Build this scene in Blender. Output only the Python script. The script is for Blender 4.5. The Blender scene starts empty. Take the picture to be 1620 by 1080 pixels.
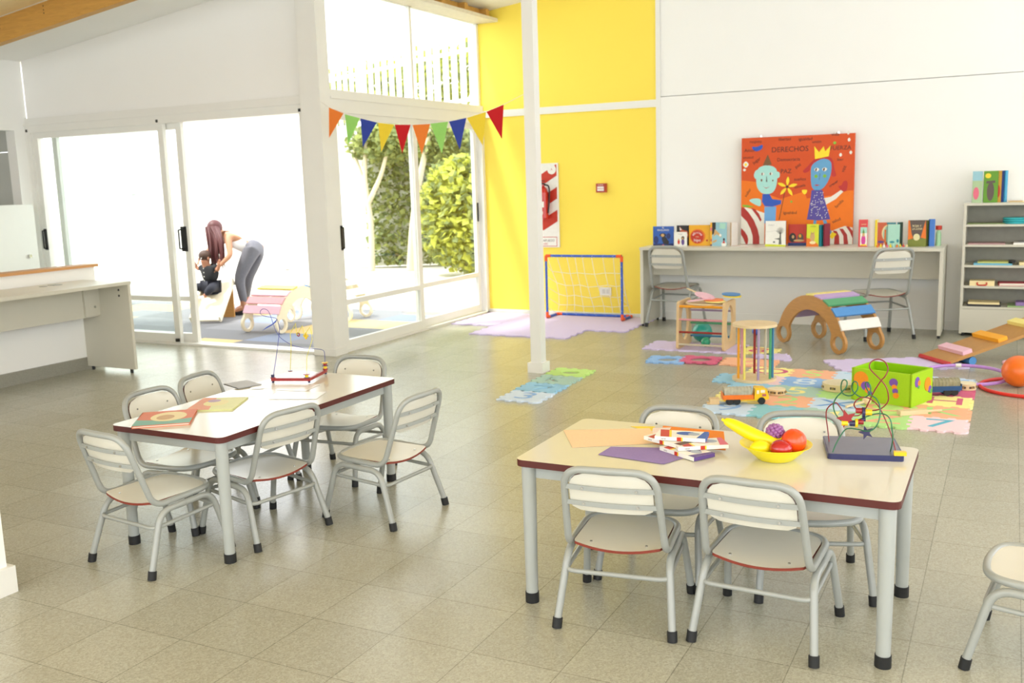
import bpy, math, random
from mathutils import Vector, Matrix, Euler
from mathutils.geometry import tessellate_polygon
random.seed(7)
PI = math.pi
COL = bpy.context.scene.collection
sc = bpy.context.scene

# ------------------------------------------------------------------ materials
def lin(c):
    return tuple((x/12.92 if x <= .04045 else ((x+.055)/1.055)**2.4) for x in c)
_m = {}
def mat(name, rgb=(200,200,200), rough=.5, metal=0, spec=.5, kind=None, a=.12, scale=20, coat=0, emis=0):
    if name in _m: return _m[name]
    m = bpy.data.materials.new(name); m.use_nodes = True
    nt = m.node_tree; b = nt.nodes['Principled BSDF']
    c = lin([x/255 for x in rgb])
    b.inputs['Base Color'].default_value = (*c, 1)
    b.inputs['Roughness'].default_value = rough
    b.inputs['Metallic'].default_value = metal
    b.inputs['Specular IOR Level'].default_value = spec
    b.inputs['Coat Weight'].default_value = coat
    tc = nt.nodes.new('ShaderNodeTexCoord')
    mp = nt.nodes.new('ShaderNodeMapping'); nt.links.new(tc.outputs['Object'], mp.inputs[0])
    nz = nt.nodes.new('ShaderNodeTexNoise'); nt.links.new(mp.outputs[0], nz.inputs['Vector'])
    nz.inputs['Scale'].default_value = scale
    if kind == 'wood':
        mp.inputs['Scale'].default_value = (1, 9, 9); nz.inputs['Detail'].default_value = 6
        nz.inputs['Distortion'].default_value = 1.2
    elif kind == 'woodz':
        mp.inputs['Scale'].default_value = (9, 9, 1); nz.inputs['Detail'].default_value = 6
        nz.inputs['Distortion'].default_value = 1.2
    hs = nt.nodes.new('ShaderNodeMixRGB'); hs.blend_type = 'MIX'
    hs.inputs[1].default_value = (*[x*(1-a) for x in c], 1)
    hs.inputs[2].default_value = (*[min(1, x*(1+a)) for x in c], 1)
    nt.links.new(nz.outputs['Fac'], hs.inputs[0]); nt.links.new(hs.outputs[0], b.inputs['Base Color'])
    _m[name] = m
    return m
def fab(name, rgb, rough=.85): return mat(name, rgb, rough, a=.08, scale=120, spec=.2)

WHITE  = mat('white_wall_paint', (246,245,241), .7, a=.012, scale=3, spec=.3)
FRAMEW = mat('white_enamel_frame', (236,235,229), .35, a=.02, scale=8)
YEL    = mat('yellow_wall_paint', (255,228,92), .6, a=.02, scale=2, spec=.3)
LAMI   = mat('ivory_laminate', (220,216,202), .16, a=.02, scale=9, spec=.7)
LAMC   = mat('chair_laminate', (222,218,203), .28, a=.03, scale=14)
REDE   = mat('dark_red_laminate_edge', (84,26,20), .5)
REDC   = mat('brick_red_ply_edge', (132,52,36), .5)
GREY   = mat('grey_painted_steel', (160,163,158), .32, a=.05, scale=30, coat=.3)
GREYT  = mat('light_grey_painted_steel', (172,176,172), .38, a=.04, scale=20)
RUB    = mat('black_rubber', (26,27,28), .6)
CHROME = mat('bright_screw_metal', (200,200,196), .25, metal=1)
DESKW  = mat('putty_melamine', (208,204,188), .45, a=.03, scale=6)
DESKT  = mat('pale_melamine_top', (226,224,212), .35, a=.02, scale=6)
SKIRT  = mat('grey_granite_skirting', (150,148,136), .35, a=.25, scale=160)
PINE   = mat('pine_wood', (196,148,72), .55, kind='wood', scale=6, a=.25)
PINEB  = mat('bright_pine_wood', (236,212,160), .5, kind='wood', scale=6, a=.15)
PLY    = mat('oak_plywood', (186,136,74), .42, kind='wood', scale=9, a=.2)
BEECH  = mat('beech_wood', (222,190,140), .45, kind='woodz', scale=8, a=.1)
BEECHF = mat('pale_beech_disc', (228,204,160), .45, kind='wood', scale=8, a=.08)
BLACK  = mat('black_plastic', (22,22,24), .4)
CONC   = mat('pale_patio_concrete', (214,208,196), .8, a=.06, scale=4)

def floor_material():
    m = bpy.data.materials.new('terrazzo_tiles'); m.use_nodes = True
    nt = m.node_tree; N = nt.nodes.new; L = nt.links.new
    b = nt.nodes['Principled BSDF']
    tc = N('ShaderNodeTexCoord'); sp = N('ShaderNodeSeparateXYZ'); L(tc.outputs['Object'], sp.inputs[0])
    def M(op, a, bb=None, cl=False):
        n = N('ShaderNodeMath'); n.operation = op; n.use_clamp = cl
        for i, q in enumerate((a, bb)):
            if q is None: continue
            if isinstance(q, (int, float)): n.inputs[i].default_value = q
            else: L(q, n.inputs[i])
        return n.outputs[0]
    T = .30
    ux = M('DIVIDE', M('SUBTRACT', sp.outputs[0], .0845), T); uy = M('DIVIDE', M('SUBTRACT', sp.outputs[1], .005), T)
    def edge(u):
        f = M('FRACT', u); d = M('MINIMUM', f, M('SUBTRACT', 1, f))
        return M('LESS_THAN', d, .0055)
    e = M('MAXIMUM', edge(ux), edge(uy))
    cb = N('ShaderNodeCombineXYZ'); L(M('FLOOR', ux), cb.inputs[0]); L(M('FLOOR', uy), cb.inputs[1])
    wn = N('ShaderNodeTexWhiteNoise'); L(cb.outputs[0], wn.inputs['Vector'])
    v1 = N('ShaderNodeTexVoronoi'); v1.inputs['Scale'].default_value = 170; L(tc.outputs['Object'], v1.inputs['Vector'])
    v2 = N('ShaderNodeTexVoronoi'); v2.inputs['Scale'].default_value = 420; L(tc.outputs['Object'], v2.inputs['Vector'])
    bw = N('ShaderNodeRGBToBW'); L(v1.outputs['Color'], bw.inputs[0])
    bw2 = N('ShaderNodeRGBToBW'); L(v2.outputs['Color'], bw2.inputs[0])
    nz = N('ShaderNodeTexNoise'); nz.inputs['Scale'].default_value = 1.3; nz.inputs['Detail'].default_value = 4
    L(tc.outputs['Object'], nz.inputs['Vector'])
    s = M('ADD', M('MULTIPLY', bw.outputs[0], .27), M('ADD', M('MULTIPLY', bw2.outputs[0], .20), .05))
    s = M('ADD', s, M('MULTIPLY', wn.outputs['Value'], .10))
    s = M('ADD', s, M('ADD', M('MULTIPLY', nz.outputs['Fac'], .10), .13))
    s = M('SUBTRACT', s, M('MULTIPLY', e, .30), True)
    cr = N('ShaderNodeValToRGB'); L(s, cr.inputs[0])
    el = cr.color_ramp.elements
    el[0].position = .0; el[0].color = (*lin([.42,.41,.36]), 1)
    el[1].position = .85; el[1].color = (*lin([.79,.78,.71]), 1)
    k = el.new(.45); k.color = (*lin([.645,.635,.565]), 1)
    L(cr.outputs[0], b.inputs['Base Color'])
    r = M('ADD', M('MULTIPLY', nz.outputs['Fac'], .02), .25)
    L(r, b.inputs['Roughness']); b.inputs['Specular IOR Level'].default_value = .75
    bp = N('ShaderNodeBump'); bp.inputs['Strength'].default_value = .15; bp.inputs['Distance'].default_value = .002
    L(M('SUBTRACT', 1, e), bp.inputs['Height']); L(bp.outputs[0], b.inputs['Normal'])
    return m
def glass_material():
    m = bpy.data.materials.new('window_glass'); m.use_nodes = True
    nt = m.node_tree; nt.nodes.clear(); N = nt.nodes.new
    o = N('ShaderNodeOutputMaterial'); t = N('ShaderNodeBsdfTransparent'); g = N('ShaderNodeBsdfGlossy')
    t.inputs[0].default_value = (.95,.975,.965,1); g.inputs['Roughness'].default_value = .02
    lw = N('ShaderNodeLayerWeight'); lw.inputs[0].default_value = .5
    pw = N('ShaderNodeMath'); pw.operation = 'POWER'; pw.inputs[1].default_value = 4; nt.links.new(lw.outputs['Facing'], pw.inputs[0])
    f = N('ShaderNodeMath'); f.operation = 'MULTIPLY_ADD'; f.inputs[1].default_value = .35; f.inputs[2].default_value = .035; nt.links.new(pw.outputs[0], f.inputs[0])
    x = N('ShaderNodeMixShader'); nt.links.new(f.outputs[0], x.inputs[0])
    nt.links.new(t.outputs[0], x.inputs[1]); nt.links.new(g.outputs[0], x.inputs[2]); nt.links.new(x.outputs[0], o.inputs[0])
    return m
def rubber_tiles():
    m = bpy.data.materials.new('playground_rubber_tiles'); m.use_nodes = True
    nt = m.node_tree; N = nt.nodes.new; L = nt.links.new
    b = nt.nodes['Principled BSDF']; b.inputs['Roughness'].default_value = .8
    tc = N('ShaderNodeTexCoord'); mp = N('ShaderNodeMapping'); mp.inputs['Scale'].default_value = (2,2,2)
    L(tc.outputs['Object'], mp.inputs[0])
    fl = N('ShaderNodeVectorMath'); fl.operation = 'FLOOR'; L(mp.outputs[0], fl.inputs[0])
    sp = N('ShaderNodeSeparateXYZ'); L(fl.outputs[0], sp.inputs[0]); cb = N('ShaderNodeCombineXYZ')
    L(sp.outputs[0], cb.inputs[0]); L(sp.outputs[1], cb.inputs[1])
    wn = N('ShaderNodeTexWhiteNoise'); L(cb.outputs[0], wn.inputs['Vector'])
    cr = N('ShaderNodeValToRGB'); cr.color_ramp.interpolation = 'CONSTANT'; L(wn.outputs['Value'], cr.inputs[0])
    e = cr.color_ramp.elements; e[0].color = (*lin([.44,.44,.45]),1); e[1].position = .62; e[1].color = (*lin([.80,.70,.48]),1)
    k = e.new(.93); k.color = (*lin([.48,.52,.60]),1); k = e.new(.34); k.color = (*lin([.50,.50,.51]),1)
    L(cr.outputs[0], b.inputs['Base Color'])
    return m
FLOORM = floor_material(); GLASS = glass_material(); RUBT = rubber_tiles()

# ------------------------------------------------------------------ mesh builder
class B:
    def __init__(s): s.v=[]; s.f=[]; s.mi=[]; s.sm=[]; s.mats=[]
    def add(s, vs, fs, m, smooth=False, M=None):
        o=len(s.v)
        if M is not None: vs=[M@Vector(v) for v in vs]
        s.v += [tuple(v) for v in vs]
        if not isinstance(m,(list,tuple)): m=[m]*len(fs)
        for f,mm in zip(fs,m):
            if mm not in s.mats: s.mats.append(mm)
            s.f.append(tuple(i+o for i in f)); s.mi.append(s.mats.index(mm)); s.sm.append(smooth)
        return s
    def box(s, c, d, m, M=None, rz=0, rx=0, ry=0, top=None):
        x,y,z=[q/2 for q in d]
        vs=[(a*x,b*y,e*z) for e in(-1,1) for b in(-1,1) for a in(-1,1)]
        R=Euler((rx,ry,rz)).to_matrix().to_4x4(); T=Matrix.Translation(c)@R
        if M is not None: T=M@T
        fs=[(0,2,3,1),(4,5,7,6),(0,1,5,4),(2,6,7,3),(0,4,6,2),(1,3,7,5)]
        ms=[m]*6
        if top is not None: ms[1]=top
        return s.add(vs,fs,ms,M=T)
    def b2(s, x0,x1,y0,y1,z0,z1, m, M=None, top=None):
        return s.box(((x0+x1)/2,(y0+y1)/2,(z0+z1)/2),(abs(x1-x0),abs(y1-y0),abs(z1-z0)),m,M,top=top)
    def tube(s, pts, r, m, n=8, closed=False, M=None, cap=True):
        P=[Vector(p) for p in pts]; k=len(P); R=r if isinstance(r,(list,tuple)) else [r]*k
        T=[]
        for i in range(k):
            if closed: t=P[(i+1)%k]-P[i-1]
            elif i==0: t=P[1]-P[0]
            elif i==k-1: t=P[-1]-P[-2]
            else: t=(P[i+1]-P[i]).normalized()+(P[i]-P[i-1]).normalized()
            if t.length<1e-9: t=Vector((0,0,1))
            T.append(t.normalized())
        u=T[0].orthogonal().normalized(); vs=[]; frames=[]
        for i in range(k):
            if i:
                q=T[i-1].rotation_difference(T[i]); u=(q@u); u=(u-T[i]*u.dot(T[i])).normalized()
            frames.append(u.copy())
        if closed:   # remove the twist left at the seam
            q=T[-1].rotation_difference(T[0]); e=q@frames[-1]; ang=e.angle(frames[0])
            if e.cross(frames[0]).dot(T[0])<0: ang=-ang
            for i in range(k): frames[i]=Matrix.Rotation(ang*i/k,3,T[i])@frames[i]
        for i in range(k):
            u=frames[i]; w=T[i].cross(u)
            for j in range(n):
                a=2*PI*j/n; vs.append(P[i]+(u*math.cos(a)+w*math.sin(a))*R[i])
        fs=[]
        for i in range(k if closed else k-1):
            i2=(i+1)%k
            for j in range(n):
                j2=(j+1)%n; fs.append((i*n+j,i*n+j2,i2*n+j2,i2*n+j))
        s.add(vs,fs,m,True,M)
        if cap and not closed:
            s.add(vs[:n],[tuple(range(n))[::-1]],m,False,M); s.add(vs[-n:],[tuple(range(n))],m,False,M)
        return s
    def cyl(s, p0, p1, r, m, n=20, M=None, r2=None):
        return s.tube([p0,p1],[r,r if r2 is None else r2],m,n,M=M)
    def prism(s, poly, z0, z1, m, M=None, side=None, smooth=False, bottom=None):
        n=len(poly); vs=[(p[0],p[1],z0) for p in poly]+[(p[0],p[1],z1) for p in poly]
        s.add(vs,[tuple(range(n))[::-1]],bottom or m,M=M); s.add(vs,[tuple(range(n,2*n))],m,M=M)
        return s.add(vs,[(i,(i+1)%n,(i+1)%n+n,i+n) for i in range(n)],side or m,smooth,M)
    def plate(s, outer, holes, z0, z1, m, M=None, side=None):
        loops=[[Vector((p[0],p[1],0)) for p in l] for l in [outer]+holes]
        tri=tessellate_polygon(loops); fl=[p for l in loops for p in l]; n=len(fl)
        for t in tri:
            a,b,c=[fl[i] for i in t]
            up=(b-a).cross(c-a).z>0; t=tuple(t) if up else tuple(t)[::-1]
            s.add([(fl[i].x,fl[i].y,z1) for i in t],[(0,1,2)],m,M=M)
            s.add([(fl[i].x,fl[i].y,z0) for i in t],[(2,1,0)],m,M=M)
        for l in loops:
            k=len(l); vs=[(p.x,p.y,z0) for p in l]+[(p.x,p.y,z1) for p in l]
            s.add(vs,[(i,(i+1)%k,(i+1)%k+k,i+k) for i in range(k)],side or m,M=M)
        return s
    def sph(s, c, r, m, M=None, nu=20, nv=12, fn=None):
        r=r if isinstance(r,(list,tuple)) else (r,r,r); vs=[]; fs=[]
        for i in range(nv+1):
            t=PI*i/nv
            for j in range(nu):
                a=2*PI*j/nu; d=Vector((math.sin(t)*math.cos(a),math.sin(t)*math.sin(a),math.cos(t)))
                k=fn(d) if fn else 1
                vs.append((c[0]+d.x*r[0]*k,c[1]+d.y*r[1]*k,c[2]+d.z*r[2]*k))
        for i in range(nv):
            for j in range(nu):
                j2=(j+1)%nu; q=(i*nu+j,(i+1)*nu+j,(i+1)*nu+j2,i*nu+j2)
                if i==0: q=(q[0],q[1],q[2])
                elif i==nv-1: q=(q[0],q[1],q[3])
                fs.append(q)
        return s.add(vs,fs,m,True,M)
    def lathe(s, prof, m, n=32, M=None, mats=None):
        vs=[(r*math.cos(2*PI*j/n),r*math.sin(2*PI*j/n),z) for r,z in prof for j in range(n)]
        for i in range(len(prof)-1):
            s.add(vs,[(i*n+j,i*n+(j+1)%n,(i+1)*n+(j+1)%n,(i+1)*n+j) for j in range(n)],mats[i] if mats else m,True,M)
        return s
    def text(s, t, size, m, M=None, align='CENTER', depth=.0004, sx=1.0):
        cu=bpy.data.curves.new('t','FONT'); cu.body=t; cu.size=size; cu.align_x=align; cu.align_y='CENTER'; cu.resolution_u=3
        o=bpy.data.objects.new('t',cu); COL.objects.link(o)
        dg=bpy.context.evaluated_depsgraph_get(); me=bpy.data.meshes.new_from_object(o.evaluated_get(dg))
        vs=[(v.co.x*sx,v.co.y,depth) for v in me.vertices]; fs=[tuple(p.vertices) for p in me.polygons]
        if fs: s.add(vs,fs,m,M=M)
        bpy.data.objects.remove(o); bpy.data.curves.remove(cu); bpy.data.meshes.remove(me)
        return s
    def grid(s, rows, m, M=None, smooth=True, thick=None, edge=None):
        """rows of points; thick = vector offset for a second skin"""
        nr=len(rows); nc=len(rows[0]); vs=[tuple(p) for r in rows for p in r]
        fs=[(i*nc+j,i*nc+j+1,(i+1)*nc+j+1,(i+1)*nc+j) for i in range(nr-1) for j in range(nc-1)]
        s.add(vs,fs,m,smooth,M)
        if thick is not None:
            t=Vector(thick); v2=[tuple(Vector(p)+t) for p in vs]
            s.add(v2,[f[::-1] for f in fs],m,smooth,M)
            ring=[j for j in range(nc)]+[i*nc+nc-1 for i in range(1,nr)]+[(nr-1)*nc+j for j in range(nc-2,-1,-1)]+[i*nc for i in range(nr-2,0,-1)]
            k=len(ring); vv=[vs[i] for i in ring]+[v2[i] for i in ring]
            s.add(vv,[(i,i+k,(i+1)%k+k,(i+1)%k) for i in range(k)],edge or m,False,M)
        return s
    def build(s, name, parent=None, loc=None, rot=None):
        me=bpy.data.meshes.new(name); me.from_pydata(s.v,[],s.f)
        for m in s.mats: me.materials.append(m)
        me.polygons.foreach_set('material_index',s.mi); me.polygons.foreach_set('use_smooth',s.sm)
        me.update()
        o=bpy.data.objects.new(name,me); COL.objects.link(o)
        if parent: o.parent=parent
        if loc is not None: o.location=loc
        if rot is not None: o.rotation_euler=rot
        return o
def tag(o,label,cat,group=None,kind=None):
    o['label']=label; o['category']=cat
    if group: o['group']=group
    if kind: o['kind']=kind
    return o
def thing(name,label,cat,loc=(0,0,0),rz=0,group=None,rot=None):
    o=bpy.data.objects.new(name,None); COL.objects.link(o); o.empty_display_size=.05
    o.location=loc; o.rotation_euler=rot if rot else (0,0,rz)
    return tag(o,label,cat,group)
def struct(o): o['kind']='structure'; return o
def dup(root,loc,rz,label,group=None,name=None):
    def cp(o,par):
        c=o.copy(); COL.objects.link(c)
        if par: c.parent=par
        for ch in list(o.children): cp(ch,c)
        return c
    r=cp(root,None); r.location=loc; r.rotation_euler=(0,0,rz); r['label']=label
    if group: r['group']=group
    return r
def fillet(pts, rad, closed=True, seg=6):
    P=[Vector(p) for p in pts]; n=len(P); out=[]
    for i in range(n):
        r=rad[i] if isinstance(rad,(list,tuple)) else rad
        if not closed and i in (0,n-1) or r<=0: out.append(P[i]); continue
        a=P[i-1]; b=P[i]; c=P[(i+1)%n]; da=(a-b); dc=(c-b)
        d=min(r, da.length*.48, dc.length*.48); s0=b+da.normalized()*d; s1=b+dc.normalized()*d
        for k in range(seg+1):
            t=k/seg; out.append(s0*(1-t)**2+b*2*t*(1-t)*1.0+s1*t*t) if False else out.append(s0.lerp(b,t).lerp(b.lerp(s1,t),t))
    return out
def smooth(pts, k=5, closed=False):
    P=[Vector(p) for p in pts]; n=len(P); out=[]
    rng=range(n) if closed else range(n-1)
    for i in rng:
        p0=P[i-1] if (closed or i>0) else P[0]; p1=P[i]; p2=P[(i+1)%n]; p3=P[(i+2)%n] if (closed or i+2<n) else P[-1]
        for j in range(k):
            t=j/k; out.append(.5*((2*p1)+(p2-p0)*t+(2*p0-5*p1+4*p2-p3)*t*t+(3*p1-p0-3*p2+p3)*t**3))
    if not closed: out.append(P[-1])
    return out
def rrect(w,h,r,seg=5,cx=0,cy=0):
    o=[]
    for sx,sy,a0 in ((1,-1,-PI/2),(1,1,0),(-1,1,PI/2),(-1,-1,PI)):
        for k in range(seg+1):
            a=a0+PI/2*k/seg; o.append((cx+sx*(w/2-r)+r*math.cos(a),cy+sy*(h/2-r)+r*math.sin(a)))
    return o
def circ(r,n=24,cx=0,cy=0,ry=None): return [(cx+r*math.cos(2*PI*i/n),cy+(ry or r)*math.sin(2*PI*i/n)) for i in range(n)]
def XZ(loc,rz=0):   # local x,y of a drawing -> world x,z on a vertical face looking towards -Y
    return Matrix.Translation(loc)@Matrix.Rotation(rz,4,'Z')@Matrix.Rotation(PI/2,4,'X')

# ------------------------------------------------------------------ camera
cam=bpy.data.cameras.new('camera'); co=bpy.data.objects.new('camera',cam); COL.objects.link(co); sc.camera=co
cam.sensor_width=36; cam.lens=1538.22*36/1620; cam.clip_start=.05
yaw,pit,rol=-.475973483,.163462526,-.0310714086
f=Vector((math.sin(yaw)*math.cos(pit),math.cos(yaw)*math.cos(pit),-math.sin(pit)))
r=Vector((math.cos(yaw),-math.sin(yaw),0)); u=r.cross(f)
r2=r*math.cos(rol)+u*math.sin(rol); u2=-r*math.sin(rol)+u*math.cos(rol)
Mx=Matrix((r2,u2,-f)).transposed().to_4x4(); Mx.translation=(0,0,1.42); co.matrix_world=Mx
cam.dof.use_dof=True; cam.dof.focus_distance=3.5; cam.dof.aperture_fstop=5.0

# ------------------------------------------------------------------ room shell
def roof(x): return 3.16+.12*(x+5.1)
def S(name,b,parent=None): o=b.build(name,parent); return struct(o) if parent is None else o
X0,X1,Y0=-8.8,3.2,-1.5
b=B(); b.b2(-9.9,X1,Y0,6.6,-.06,0,FLOORM); b.b2(-5.1,X1,6.6,9.33,-.06,0,FLOORM); S('floor',b)
YA,XB,YC=6.6,-5.1,9.33
# wall A above the sliding doors (wall_front_left), follows the roof
b=B()
def slab_y(b,x0,x1,y0,y1,z0,m):   # panel on a Y plane with a top that follows the roof
    vs=[(x0,y0,z0),(x1,y0,z0),(x1,y1,z0),(x0,y1,z0),(x0,y0,roof(x0)),(x1,y0,roof(x1)),(x1,y1,roof(x1)),(x0,y1,roof(x0))]
    b.add(vs,[(0,3,2,1),(4,5,6,7),(0,1,5,4),(1,2,6,5),(2,3,7,6),(3,0,4,7)],m)
slab_y(b,-8.74,-5.26,YA+.02,YA+.12,2.17,WHITE); S('wall_patio_side',b)
b=B(); slab_y(b,XB,-3.145,YC,YC+.12,0,YEL); S('wall_yellow',b)
b=B(); b.b2(-3.145,X1,YC,YC+.12,0,2.18,WHITE)
slab_y(b,-3.145,X1,YC+.006,YC+.12,2.186,WHITE); S('wall_back',b)
b=B(); b.b2(XB,-3.10,YC-.012,YC,2.09,2.16,FRAMEW); b.b2(-3.145,-3.10,YC-.012,YC,0,2.09,FRAMEW); slab_y(b,-3.145,-3.10,YC-.012,YC,2.16,FRAMEW); S('trim_1',b)
b=B(); b.b2(XB,-3.15,YC-.012,YC,0,.045,FRAMEW); S('baseboard_yellow',b)
b=B(); b.b2(-3.09,X1,YC-.012,YC,0,.085,WHITE); S('baseboard_back',b)
# roof: white lining next to the walls, pine boards over the rest
def slope(b,x0,x1,y0,y1,dz,th,m):
    vs=[(x,y,roof(x)+dz+t) for t in (0,th) for x,y in ((x0,y0),(x1,y0),(x1,y1),(x0,y1))]
    b.add(vs,[(0,3,2,1),(4,5,6,7),(0,1,5,4),(1,2,6,5),(2,3,7,6),(3,0,4,7)],m)
b=B(); slope(b,-9.9,X1,Y0,5.5,.0,.05,PINEB); slope(b,-9.9,-5.1,5.5,6.72,0,.05,WHITE); slope(b,-5.1,X1,5.5,9.45,0,.05,WHITE); S('ceiling',b)
for k,(yy,h) in enumerate(((5.52,.195),(4.55,.14),(3.58,.14),(2.6,.14))):
    b=B(); slope(b,-9.9,X1 if k else -4.0,yy,yy+.07,-h,h,PINE)
    for i in range(14):
        x=-8.6+i*.55
        for dz in (-.03,-.06,-.085): b.cyl((x,yy-.001,roof(x)+dz),(x,yy+.001,roof(x)+dz),.006,BLACK,6)
    S('trim_%d'%(2+k),b)
# ledge along the top of the glazed wall
b=B(); b.b2(-5.12,-4.86,6.66,9.33,3.055,3.09,mat('ledge_board',(224,216,196),.6)); S('trim_6',b)
b=B(); b.b2(-5.1,-4.95,6.7,9.3,3.09,3.165,PINE)
for i in range(6): b.b2(-4.95,-4.87,6.9+i*.44,6.96+i*.44,3.09,3.16,PINE)
S('trim_7',b)
# rear wall and right wall, out of view; window openings enlarged to brighten the room
def holed(name,axis,w0,w1,u0,u1,top,wins):
    b=B()
    def bx(a0,a1,z0,z1):
        if axis=='x': b.b2(a0,a1,w0,w1,z0,z1,WHITE)
        else: b.b2(w0,w1,a0,a1,z0,z1,WHITE)
    cur=u0
    for a0,a1,z0,z1 in wins:
        bx(cur,a0,0,top); bx(a0,a1,0,z0); bx(a0,a1,z1,top); cur=a1
    bx(cur,u1,0,top); return S(name,b)
holed('wall_rear','x',Y0-.12,Y0,-9.9,X1,4.3,[(-9.0,-5.4,.4,2.55),(-5.0,-1.4,.4,2.95),(-1.0,2.9,.4,3.3)])
holed('wall_right','y',X1,X1+.12,Y0,9.45,4.3,[(-1.1,2.4,.4,3.3),(2.8,5.4,.4,3.3),(5.8,8.4,.4,3.3)])
# left side: low wall, its wooden cap, the beam and column, and the room behind
b=B(); b.b2(-6.83,-6.73,.6,5.57,0,.83,WHITE); S('wall_low',b)
b=B(); b.b2(-6.86,-6.70,.6,5.59,.83,.852,mat('cap_wood',(205,150,92),.45,kind='wood')); S('trim_8',b)
b=B(); b.b2(-6.73,-6.715,.6,5.57,0,.10,SKIRT); S('baseboard_left',b)
b=B(); b.b2(-8.85,-8.72,Y0,6.45,2.055,2.188,WHITE); b.b2(-8.85,-8.72,6.45,6.598,0,2.188,WHITE); S('trim_9',b)
b=B()
vs=[(-8.85,Y0,2.19),(-8.75,Y0,2.19),(-8.75,6.62,2.19),(-8.85,6.62,2.19),(-8.85,Y0,roof(-8.85)),(-8.75,Y0,roof(-8.75)),(-8.75,6.62,roof(-8.75)),(-8.85,6.62,roof(-8.85))]
b.add(vs,[(0,3,2,1),(4,5,6,7),(0,1,5,4),(1,2,6,5),(2,3,7,6),(3,0,4,7)],WHITE); S('wall_left',b)
GW=mat('grey_room_paint',(206,207,200),.7,a=.02,scale=3)
b=B(); b.b2(-9.9,-9.8,Y0,6.62,0,2.6,GW); b.b2(-9.9,-8.85,6.6,6.7,0,1.86,GW); b.b2(-9.9,-8.85,6.61,6.7,1.87,2.6,GW); S('wall_side_room',b)
# corner post between the two glazed walls, steel post in the room, white column at the left edge of the view
b=B(); b.b2(-5.26,-5.06,6.54,6.68,0,roof(-5.1),FRAMEW); b.b2(-5.275,-5.045,6.525,6.695,0,.06,FRAMEW); S('trim_10',b)
b=B(); b.b2(-3.16,-3.075,6.43,6.515,0,roof(-3.1),FRAMEW); b.b2(-3.18,-3.055,6.41,6.535,0,.075,FRAMEW)
S('trim_11',b)
b=B(); b.b2(-3.45,-3.185,1.95,2.13,0,3.2,WHITE); b.b2(-3.47,-3.165,1.93,2.15,0,.10,FRAMEW); S('trim_12',b)

# ------------------------------------------------------------------ glazed sliding doors and fixed lights
def leaf(name,idx,axis,u0,u1,w,handle=None,mid=.425,label=None):
    """door leaf spanning u0..u1 along the axis at plane w"""
    def bx(b,a0,a1,z0,z1,m,t=.02,o=0):
        if axis=='x': b.b2(a0,a1,w-t+o,w+t+o,z0,z1,m)
        else: b.b2(w-t+o,w+t+o,a0,a1,z0,z1,m)
    b=B(); bx(b,u0,u0+.065,.02,2.03,FRAMEW); bx(b,u1-.065,u1,.02,2.03,FRAMEW)
    bx(b,u0+.065,u1-.065,.02,.10,FRAMEW); bx(b,u0+.065,u1-.065,1.975,2.03,FRAMEW); bx(b,u0+.065,u1-.065,mid-.02,mid+.025,FRAMEW)
    root=struct(b.build(name))
    for z0,z1 in ((.10,mid-.02),(mid+.025,1.975)):
        b=B(); bx(b,u0+.065,u1-.065,z0,z1,GLASS,.003); b.build('pane',root)
    if handle:
        b=B()
        for h in handle:
            p=[]
            s=-1 if axis=='x' else 1
            if axis=='x': pts=[(h-.015,w-.02,.89),(h-.015,w-.05,.90),(h-.015,w-.05,1.07),(h-.015,w-.02,1.08)]
            else: pts=[(w+.02,h,.89),(w+.05,h,.90),(w+.05,h,1.07),(w+.02,h,1.08)]
            b.tube(pts,.008,BLACK,6)
            if axis=='x': b.b2(h-.03,h+.01,w-.026,w-.02,.88,1.09,BLACK)
            else: b.b2(w+.02,w+.026,h-.02,h+.02,.88,1.09,BLACK)
        b.build('door_handle',root)
    return root
leaf('door_1',1,'x',-8.66,-6.90,YA+.02,handle=[-8.61])
leaf('door_2',2,'x',-8.46,-6.735,YA+.075,handle=None)
b=B(); b.tube([(-6.80,YA+.055,.89),(-6.80,YA-.01,.90),(-6.80,YA-.01,1.07),(-6.80,YA+.055,1.08)],.009,BLACK,6); b.b2(-6.835,-6.765,YA+.047,YA+.055,.87,1.10,BLACK); b.build('door_handle',bpy.data.objects['door_2'])
leaf('door_3',3,'y',6.72,8.03,XB-.01,handle=[6.755])
leaf('door_4',4,'y',8.0,9.28,XB-.055)
b=B(); b.b2(XB-.035,XB-.025,9.235,9.255,1.0,1.2,BLACK); b.build('door_handle',bpy.data.objects['door_4'])
# tracks and frames
b=B(); b.b2(-8.73,-5.26,YA-.03,YA+.12,2.03,2.17,FRAMEW); b.b2(-8.73,-5.26,YA-.045,YA-.03,2.10,2.12,FRAMEW); b.b2(-8.73,-8.66,YA-.03,YA+.12,0,2.03,FRAMEW); b.b2(-5.31,-5.26,YA-.03,YA+.12,0,2.03,FRAMEW); b.b2(-8.73,-5.26,YA-.03,YA+.12,0,.02,FRAMEW)
for x in (-6.93,-5.30,-8.7): b.b2(x-.011,x+.011,YA-.036,YA-.03,2.04,2.065,BLACK)
b.b2(-6.93,-6.90,YA-.036,YA-.01,.03,.06,BLACK)
S('window_1',b)
b=B(); b.b2(XB-.10,XB+.03,6.68,9.33,2.03,2.215,FRAMEW); b.b2(XB+.03,XB+.045,6.68,9.33,2.14,2.16,FRAMEW); b.b2(XB-.10,XB+.03,6.68,6.72,0,2.03,FRAMEW); b.b2(XB-.10,XB+.03,9.28,9.33,0,2.03,FRAMEW); b.b2(XB-.10,XB+.03,6.68,9.33,0,.02,FRAMEW)
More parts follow.
